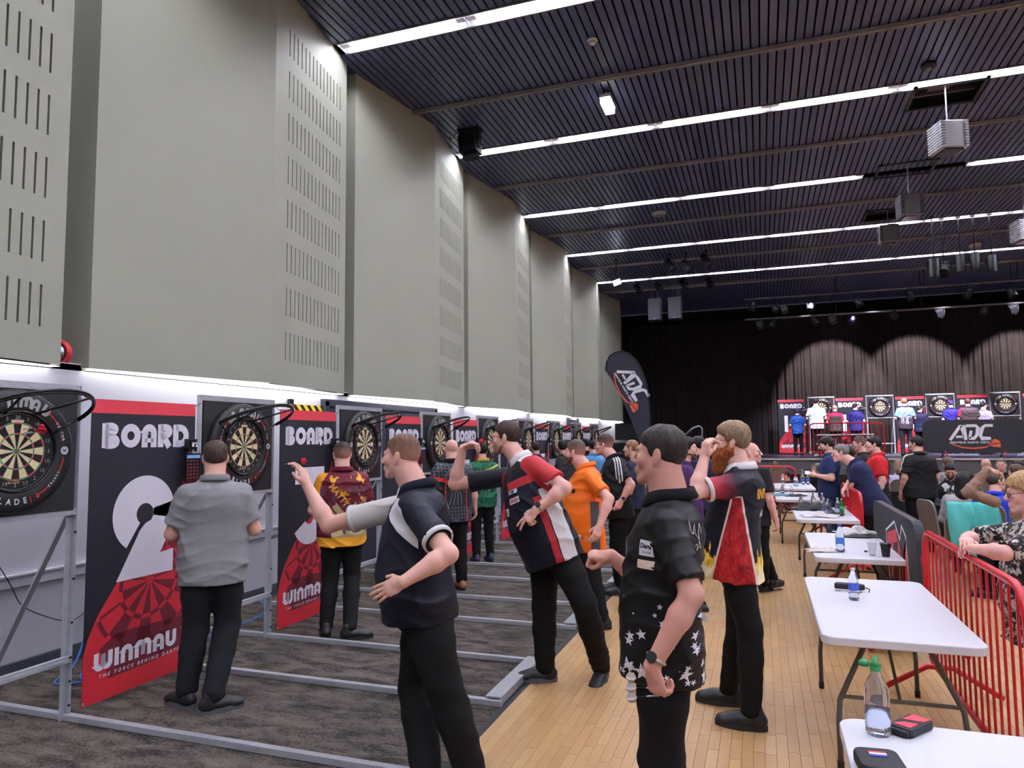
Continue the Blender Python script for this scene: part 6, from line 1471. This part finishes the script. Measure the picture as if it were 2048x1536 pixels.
# right of the tables
def paintL4(m, u, v, w_, q, t): m.over((q > -.05)*1.0, (200, 30, 40)); m.over((v > .03)*(w_ > .3), (200, 30, 40))
J = fig(10.7, 84, 1.80, (1752, 1003), (1708, 924), (1681, 906), hy=84, hp=-4, elL=(1712, 967, -.12), wrL=(1700, 977, .0), elR=(1704, 962, .16), wrR=(1692, 972, .05), knL=(1758, 1064, -.08), knR=(1750, 1062, .1), anL=(1768, 1128), anR=(1756, 1122))
PL1 = person('grey haired man in a navy polo leaning on the red barrier', J, shirt_mat('plain_navy_polo', (34, 38, 74), None, .75), m_blacktr, m_blackshoe, hair=dict(col=(120, 112, 106), top=.009, side=.005, front=.066, back=-.045), tone=(226, 168, 152), belly=.07, build=1.1, collar=fabric('navy_rib2', (34, 38, 74)), res=1.15, hands=('relaxed', 'relaxed'), hdir=((-.3, .5, -.8), (-.5, -.5, -.6)), palm=((.2, .5, -.8), (.3, 0, -.8)))
p = Print(); p.wedge(0, 0, 0, .012, 0, 359, 12); decal(PL1, p, 'white_button', m_pwhite, (.02, -.02), side=-1)
PL2 = quick('young dark haired man in a blue polo and jeans holding a phone', 1656, 875, 12.0, 88, 1.77, (34, 46, 92), dict(col=DRK, top=.024, side=.012, front=.05), fabric('blue_jeans', (66, 84, 112)), 'front', hp=-12, beard=dict(col=(96, 70, 58), th=.0015), tone=(226, 170, 156), res=1.3, joints=dict(wrR=npv(at(1640, 944, 12.2)), elR=npv(at(1668, 960, 12.2))))
q0 = at(1636, 944, 12.15); t = thing('beer_glass', 'pint of dark beer held by the young man in blue', 'glass', q0); q = MB(); q.lathe([(0, .0), (.03, 0), (.04, .14), (.037, .14), (.028, .01)], 16); q.build('body', m_cup, t, True); q = MB(); q.lathe([(0, .008), (.027, .008), (.034, .1), (0, .1)], 14); q.build('drink', mat('dark_beer', (90, 30, 22), .2), t, True); q = MB(); q.lathe([(0, .1), (.035, .1), (.037, .135), (0, .14)], 14); q.build('foam', m_offw, t, True)
c = Vector(PL2['J']['wrL']+PL2['J']['f']*.12+V3(0, 0, .03)); t = thing('mobile_phone', 'dark mobile phone in the hand of the young man in blue', 'phone', c)
q = MB(); q.prism(rrect(.075, .15, .01), 0, .009); o = q.build('case', m_dk, t); o.rotation_euler = (.3, 0, 0); q = MB(); q.prism(rrect(.068, .142, .008), .009, .0098); o = q.build('screen', mat('phone_screen', (60, 66, 80), .1), t); o.rotation_euler = (.3, 0, 0)
quick('man with cropped brown hair in a black top behind the leaning man', 1722, 871, 12.0, 84, 1.78, (26, 27, 32), dict(col=(74, 58, 50), top=.01, side=.004), res=1.4)
J = fig(11.3, 84, 1.72, (1730, 995), (1705, 925), (1692, 908), hy=80)
person('dark haired person hidden behind the leaning man, dark grey jacket', J, fabric('dark_grey_jacket', (44, 44, 46)), m_blacktr, m_blackshoe, hair=dict(col=DRK, top=.02, side=.016, back=-.08), sleeve=2, res=1.9)
quick('stout dark haired man in a red and black polo facing left', 1750, 869, 11.5, 86, 1.78, (28, 26, 30), dict(col=BLK_, top=.012, side=.008, front=.055), tone=(226, 170, 158), belly=.1, build=1.15, res=1.3, paint=paintL4)
def paintL5(m, u, v, w_, q, t): m.over(((v+.02).abs() < .016)*(u < 0)*((q > -.03).mx(w_ > .44))*(w_ > .25), (206, 200, 186))
quick('stocky man in a black polo with a cream shoulder stripe, seen from behind', 1833, 873, 12.4, 20, 1.77, (24, 24, 28), dict(col=(44, 34, 30), top=.014, side=.006), hy=55, belly=.1, build=1.2, res=1.2, paint=paintL5, wr=1.15)
# woman leaning on the near barrier
def floral(m, u, v, w_, q, t):
    r = m.attr('rest'); n = m.noise(11, 4, r, .6, 2.2); n2 = m.noise(16, 3, r, .5, 1.5); m.over(n > .5, (196, 190, 180)); m.over((m.noise(30, 2, r, .5, 1) > .58), (40, 38, 40)); m.over((n2 > .64), (150, 44, 48)); m.over((m.noise(7, 3, r) > .62), (24, 24, 28))
pw_ = at(2074, 944, 4.75); J = stand(pw_.x, 4.75, 88, 1.64, hp=-6)
dz = pw_.z-(J['hed'][2]+.12); shiftpose(J, (-.03, 0, dz))
J['elL'] = V3(1.2, 4.46, 1.15); J['wrL'] = V3(1.1, 4.66, 1.14); J['elR'] = V3(1.18, 5.0, 1.15); J['wrR'] = V3(1.1, 4.8, 1.18)
PW = person('blonde woman in glasses and a floral top leaning on the near barrier', J, shirt_mat('floral_blouse', (28, 28, 32), floral, .7), fabric('grey_leggings', (96, 98, 106)), m_blackshoe, hair=dict(col=(168, 132, 90), top=.026, side=.018, front=.056, back=-.085, ear=-.04, long=.07), glasses=True, tone=(226, 166, 154), belly=.06, build=1.08, sleeve=.95, collar=None, hands=('relaxed', 'relaxed'), palm=((0, 0, -1), (0, 0, -1)), hdir=((-.2, .95, -.1), (-.2, -.95, -.1)), hem=-.2)
# ------------------------------------------------------------------ chairs, round tables and the seated crowd
m_ch = mat('beige_chair_frame', (150, 142, 132), .4, .4); m_chp = fabric('taupe_upholstery', (112, 100, 92))
def make_chair():
    t = thing('banquet_chair', 'x', 'chair')
    q = MB(); q.prism(rrect(.42, .42, .06), .43, .48); q.build('seat', m_chp, t, bevel=.012)
    q = MB(); q.prism(rrect(.4, .5, .09, 6, 0, .7), -.02, .015, lambda a, b, c: (a, -.2-c-(b-.45)*.14, b)); q.build('backrest', m_chp, t, bevel=.008)
    for s_ in (-1, 1):
        q = MB(); q.tube([(s_*.2, .18, .43), (s_*.22, .24, .0)], .012, 8); q.build('front_leg', m_ch, t); q = MB(); q.tube([(s_*.2, -.17, .43), (s_*.21, -.26, 0)], .012, 8); q.build('rear_leg', m_ch, t)
    q = MB(); q.tube([(-.205, -.19, .4)]+[(a, -.2-(b-.45)*.14, b) for a, b in [(-.21, .6)]+arcpts(-.11, .86, .1, .1, 180, 90, 4)+arcpts(.11, .86, .1, .1, 90, 0, 4)+[(.21, .6)]]+[(.205, -.19, .4)], .012, 8); q.build('back_frame', m_ch, t, True)
    q = MB(); q.tube([(-.2, .0, .41), (.2, .0, .41)], .01, 6); q.build('stretcher', m_ch, t)
    return t
ch0 = make_chair(); CH = []
def chair(x, y, yaw, label):
    if not CH: ch0.location = (x, y, 0); ch0.rotation_euler = (0, 0, math.radians(yaw)); ch0['label'] = label; ch0['group'] = 'banquet chairs'; CH.append(ch0); return ch0
    c = dup(ch0, (x, y, 0), math.radians(yaw), label, 'banquet chairs'); CH.append(c); return c
def round_table(x, y, label):
    t = thing('round_table', label, 'table', (x, y, 0), 0, 'round tables')
    q = MB(); q.lathe([(0, .70), (.85, .70), (.86, .72), (.85, .74), (0, .74)], 32); q.build('tabletop', m_dk, t)
    q = MB(); V_ = []
    n = 64; pr_ = [(.866, .745), (.875, .70), (.9, .45), (.93, .2)]
    for j, (rr, z) in enumerate(pr_): V_ += [((rr+.03*j*math.sin(9*2*PI*i/n))*math.cos(2*PI*i/n), (rr+.03*j*math.sin(9*2*PI*i/n))*math.sin(2*PI*i/n), z) for i in range(n)]
    q.add(V_, [(j*n+i, j*n+(i+1) % n, (j+1)*n+(i+1) % n, (j+1)*n+i) for j in range(3) for i in range(n)]+[tuple(range(n))]); q.build('tablecloth', fabric('black_tablecloth', (24, 24, 28)), t, True)
    q = MB(); q.lathe([(.3, 0), (.3, .02), (.04, .06), (.04, .7)], 16); q.build('pedestal', m_leg, t)
RT = [(3.2, 12.2, 'round table with drinks under a black cloth, in front of the seated crowd'), (2.2, 15.4, 'round black clothed table beyond the man in the black polo'), (4.9, 16.4, 'round black clothed table nearest the stage at the right')]
for a in RT: round_table(*a)
def sitter(label, px, ptop, Y, yaw, col, hair, seatz=.45, H=1.72, **kw):
    p = at(px, ptop, Y); P = quick(label, px, ptop, Y, yaw, H, col, hair, seat=seatz, **kw); return P
S1 = sitter('woman with long dark hair in a pale grey sweater, seated with her back turned', 1925, 946, 10.3, -15, (168, 160, 158), dict(col=(22, 15, 15), top=.016, side=.014, long=.36, frame=True), sleeve=2, tr=fabric('dark_jeans', (34, 42, 66)), res=1.3, arms='x')
b_ = S1['J']['base']; chair(b_[0]-.2, b_[1]-.05, -74, 'beige banquet chair under the woman with long dark hair')
S2 = sitter('man with cropped hair in a royal blue sweater, seated with his back turned', 1986, 945, 10.0, -30, (28, 58, 190), dict(col=(74, 62, 54), top=.01, side=.006), sleeve=2, glasses=True, hy=-70, build=1.12, belly=.06, res=1.3, arms='x'); b_ = S2['J']['base']; chair(b_[0]-.05, b_[1]-.02, -30, 'banquet chair under the man in royal blue')
pb = at(2062, 945, 9.0); J = stand(pb.x, 9.0, 60, 1.75, seat=.45); dz = pb.z-(J['hed'][2]+.11); shiftpose(J, (0, 0, dz), ('pel', 'nek', 'hed', 'shL', 'shR', 'elL', 'elR', 'wrL', 'wrR', 'hiL', 'hiR', 'knL', 'knR'))
J['shL'] = npv(at(1990, 1004, 8.9)); J['elL'] = npv(at(1936, 984, 8.8)); J['wrL'] = npv(at(1976, 938, 8.85)); J['shR'] = J['nek']*2-J['shL']-V3(0, 0, .1)
person('man in a light brown sweater with his arm bent above his head', J, shirt_mat('light_brown_sweater', (142, 112, 98), None, .9, .25), m_blacktr, m_blackshoe, hair=dict(col=DRK, top=.015), sleeve=2, res=1.2, build=1.05, hands=('relaxed', 'relaxed'), hdir=((.8, 0, -.25), None), palm=((.2, 0, -1), None)); chair(J['base'][0], J['base'][1], 60, 'banquet chair under the man in the light brown sweater')
def patt(m, u, v, w_, q, t): m.over(m.noise(9, 2, m.attr('rest'), .5, 1) > .54, (196, 194, 198))
SIT = [('bearded man in a black and white patterned top looking down at the table', 1899, 928, 13.3, 170, (30, 30, 34), dict(col=BLK_, top=.014), dict(hp=-25, beard=dict(col=(56, 42, 38), th=.003), paint=patt, tone=(190, 134, 112), sleeve=2)),
       ('woman with fair hair in a lavender top seen from behind', 1799, 921, 15.0, 0, (196, 186, 220), dict(col=(128, 100, 82), top=.02, side=.016, long=.16), dict(sleeve=.9)),
       ('seated person with swept brown hair behind the bearded man', 1899, 916, 15.6, 10, (140, 134, 136), dict(col=(104, 82, 66), top=.028, side=.018), {}),
       ('bald man seated with his back to the camera near the stage', 1974, 918, 15.2, 0, (92, 44, 52), None, {}),
       ('grey haired man seated facing the camera near the stage', 2003, 917, 15.8, 160, (40, 42, 48), dict(col=GRY, top=.014), {}),
       ('dark haired person seated in the row behind the black polo', 1866, 919, 16.2, 60, (150, 60, 70), dict(col=DRK, top=.02), {}),
       ('woman with brown hair seated at the right edge', 2044, 931, 12.6, 40, (60, 60, 66), dict(col=(82, 62, 50), top=.024, side=.018, long=.12), {}),
       ('seated person in pink at the right edge near the stage', 2046, 922, 15.4, 90, (180, 90, 110), dict(col=DRK, top=.02), {}),
       ('girl with long brown hair in a green top by the stage', 1552, 924, 20.6, 10, (30, 130, 90), dict(col=(92, 66, 54), top=.02, side=.016, long=.2), {}),
       ('boy in a sleeveless navy top seated behind the cross barrier', 1580, 942, 18.6, 90, (34, 36, 56), dict(col=DRK, top=.016), dict(sleeve=.3))]
for l, px, pt, Y, yw, col, hr, kw in SIT:
    P = sitter(l, px, pt, Y, yw, col, hr, res=1.9, group='seated crowd', arms='x', **kw); b_ = P['J']['base']; a = math.radians(yw); chair(b_[0]+math.sin(a)*.0, b_[1]-.0, yw, 'banquet chair under the '+' '.join(l.split()[:9]))
# things with the crowd
cp = at(1943, 1032, 9.3); t = thing('draped_jacket', 'turquoise jacket draped over a chair back', 'jacket', (cp.x, 9.3, 0)); n = 26; V_ = []; F_ = []
for i in range(n):
    for j in range(n):
        a, b = i/(n-1)*2-1, j/(n-1); th = b*PI*1.0
        y_ = -.14*math.cos(th)-.05*(b < .5)*(1-2*b)+.05*math.sin(5*a+2*b); z_ = .97+.06*math.sin(th)-(.55*(1-2*b)**1.2 if b < .5 else .28*(2*b-1))*(1+.18*math.sin(3.2*a+1)); V_.append((a*.23*(1+.1*math.sin(6*b)), y_+.02*math.sin(11*a+4*b), z_))
for i in range(n-1):
    for j in range(n-1): F_.append((i*n+j, (i+1)*n+j, (i+1)*n+j+1, i*n+j+1))
q = MB(); q.add(V_, F_); o = q.build('cloth', fabric('turquoise_fleece', (92, 190, 184)), t, True); sm = o.modifiers.new('thick', 'SOLIDIFY'); sm.thickness = .012
chair(cp.x, 9.58, -10, 'banquet chair under the draped turquoise jacket').scale = (1, 1, .9)
rt = RT[0]; m_beer = M('pale_ale', (206, 160, 60), .1); m_beer.set('Transmission Weight', .5); m_beer = m_beer.m; m_glass = m_cup
def glass(x, y, z, label, fill, name='beer_glass'):
    t = thing(name, label, 'glass', (x, y, z), 0, 'drinks on the round tables'); q = MB(); q.lathe([(0, .004), (.028, .004), (.03, 0), (.038, .14), (.036, .14), (.028, .01)], 16); q.build('body', m_glass, t, True); q = MB(); q.lathe([(0, .008), (.026, .008), (.033, .1), (0, .1)], 14); q.build('drink', fill, t, True)
for i, (dx, dy) in enumerate(((-.55, -.3), (-.3, .2), (.1, -.45), (.35, .1))): glass(rt[0]+dx, rt[1]+dy, .747, '%s pint glass on the round table near the crowd' % ordn[i], m_beer)
for i, (dx, dy) in enumerate(((-.62, -.1), (-.1, .3), (.4, -.3))): bottle((rt[0]+dx, rt[1]+dy, .747), '%s green topped bottle on the round table near the crowd' % ordn[i], .24, .034, (120, 190, 90), (170, 200, 120), .4)
for i, (dx, dy) in enumerate(((-.3, -.4), (.2, .3))): glass(RT[1][0]+dx, RT[1][1]+dy, .747, '%s glass on the table beyond the black polo' % ordn[i], m_beer)
for i, (dx, dy) in enumerate(((-.4, -.3), (.0, -.5))): bottle((RT[2][0]+dx, RT[2][1]+dy, .747), '%s bottle on the round table nearest the stage' % ordn[i], .24, .034, (230, 120, 60), (230, 140, 70), .4)
# ------------------------------------------------------------------ players on the stage
def kc(m, u, v, w_, q, t): m.over((w_ > .18+.1*m.noise(8, 2, m.attr('rest'))), (160, 200, 226)); m.over((q > 0)*(u < 0), (150, 196, 224))
ST = [('boy with dark hair in a shiny blue shirt on the stage', 1594, 818, 27.4, 0, 1.56, (30, 74, 150), dict(col=(44, 42, 60), top=.024, side=.02, back=-.08), {}),
      ('tall man in a white shirt on the stage', 1631, 797, 27.0, -5, 1.85, (206, 214, 230), dict(col=DRK, top=.012), {}),
      ('bald man in a magenta and brown shirt on the stage', 1669, 810, 27.6, 0, 1.78, (76, 62, 60), None, dict(paint=lambda m, u, v, w_, q, t: m.over((q > 0).mx(w_ > .42), (186, 34, 80)))),
      ('man in a plain navy polo on the stage behind the barrier', 1710, 807, 28.0, -15, 1.76, (44, 40, 110), dict(col=DRK, top=.014), dict(hy=-50)),
      ('man in a pale blue and brown shirt with vertical white lettering on the stage', 1808, 797, 26.4, 5, 1.84, (84, 70, 78), dict(col=(160, 110, 76), top=.014), dict(paint=kc, tr=fabric('olive_trouser', (62, 56, 62)))),
      ('man in a dark shirt beside the lettered shirt on the stage', 1839, 812, 27.6, -20, 1.72, (34, 32, 60), dict(col=DRK, top=.01), dict(hy=-60)),
      ('man in a purple blue shirt at the third stage board', 1901, 801, 27.4, 10, 1.78, (52, 44, 130), dict(col=(70, 56, 100), top=.008), {}),
      ('broad man in a brown and red shirt on the stage', 1935, 798, 26.9, 0, 1.84, (74, 58, 58), dict(col=(88, 58, 48), top=.016), dict(build=1.3, belly=.08, paint=lambda m, u, v, w_, q, t: m.over((q > 0)*(u < 0), (176, 44, 66)))),
      ('man in a pale grey shirt by the last stage board', 1966, 805, 28.0, -30, 1.74, (150, 140, 160), dict(col=BLK_, top=.014), dict(hy=-60))]
for l, px, pt, Y, yw, H, col, hr, kw in ST:
    p = at(px, pt, Y); Hh = p.z-SZ; P = quick(l, px, pt, Y, yw, Hh/ (1.76/1.78), col, hr, z0=SZ, res=2.0, arms=kw.pop('arms', 'front'), group='players on the stage', **kw)
    if 'lettering' in l:
        for i, tx in enumerate(('KINGFIT', 'CASTLE')):
            p = Print(); p.text(tx, 0, 0, .12, rot=PI/2, sx=.8, bold=.004); decal(P, p, 'shirt_lettering', m_pwhite, (.06-.12*i, .2), front=-1)
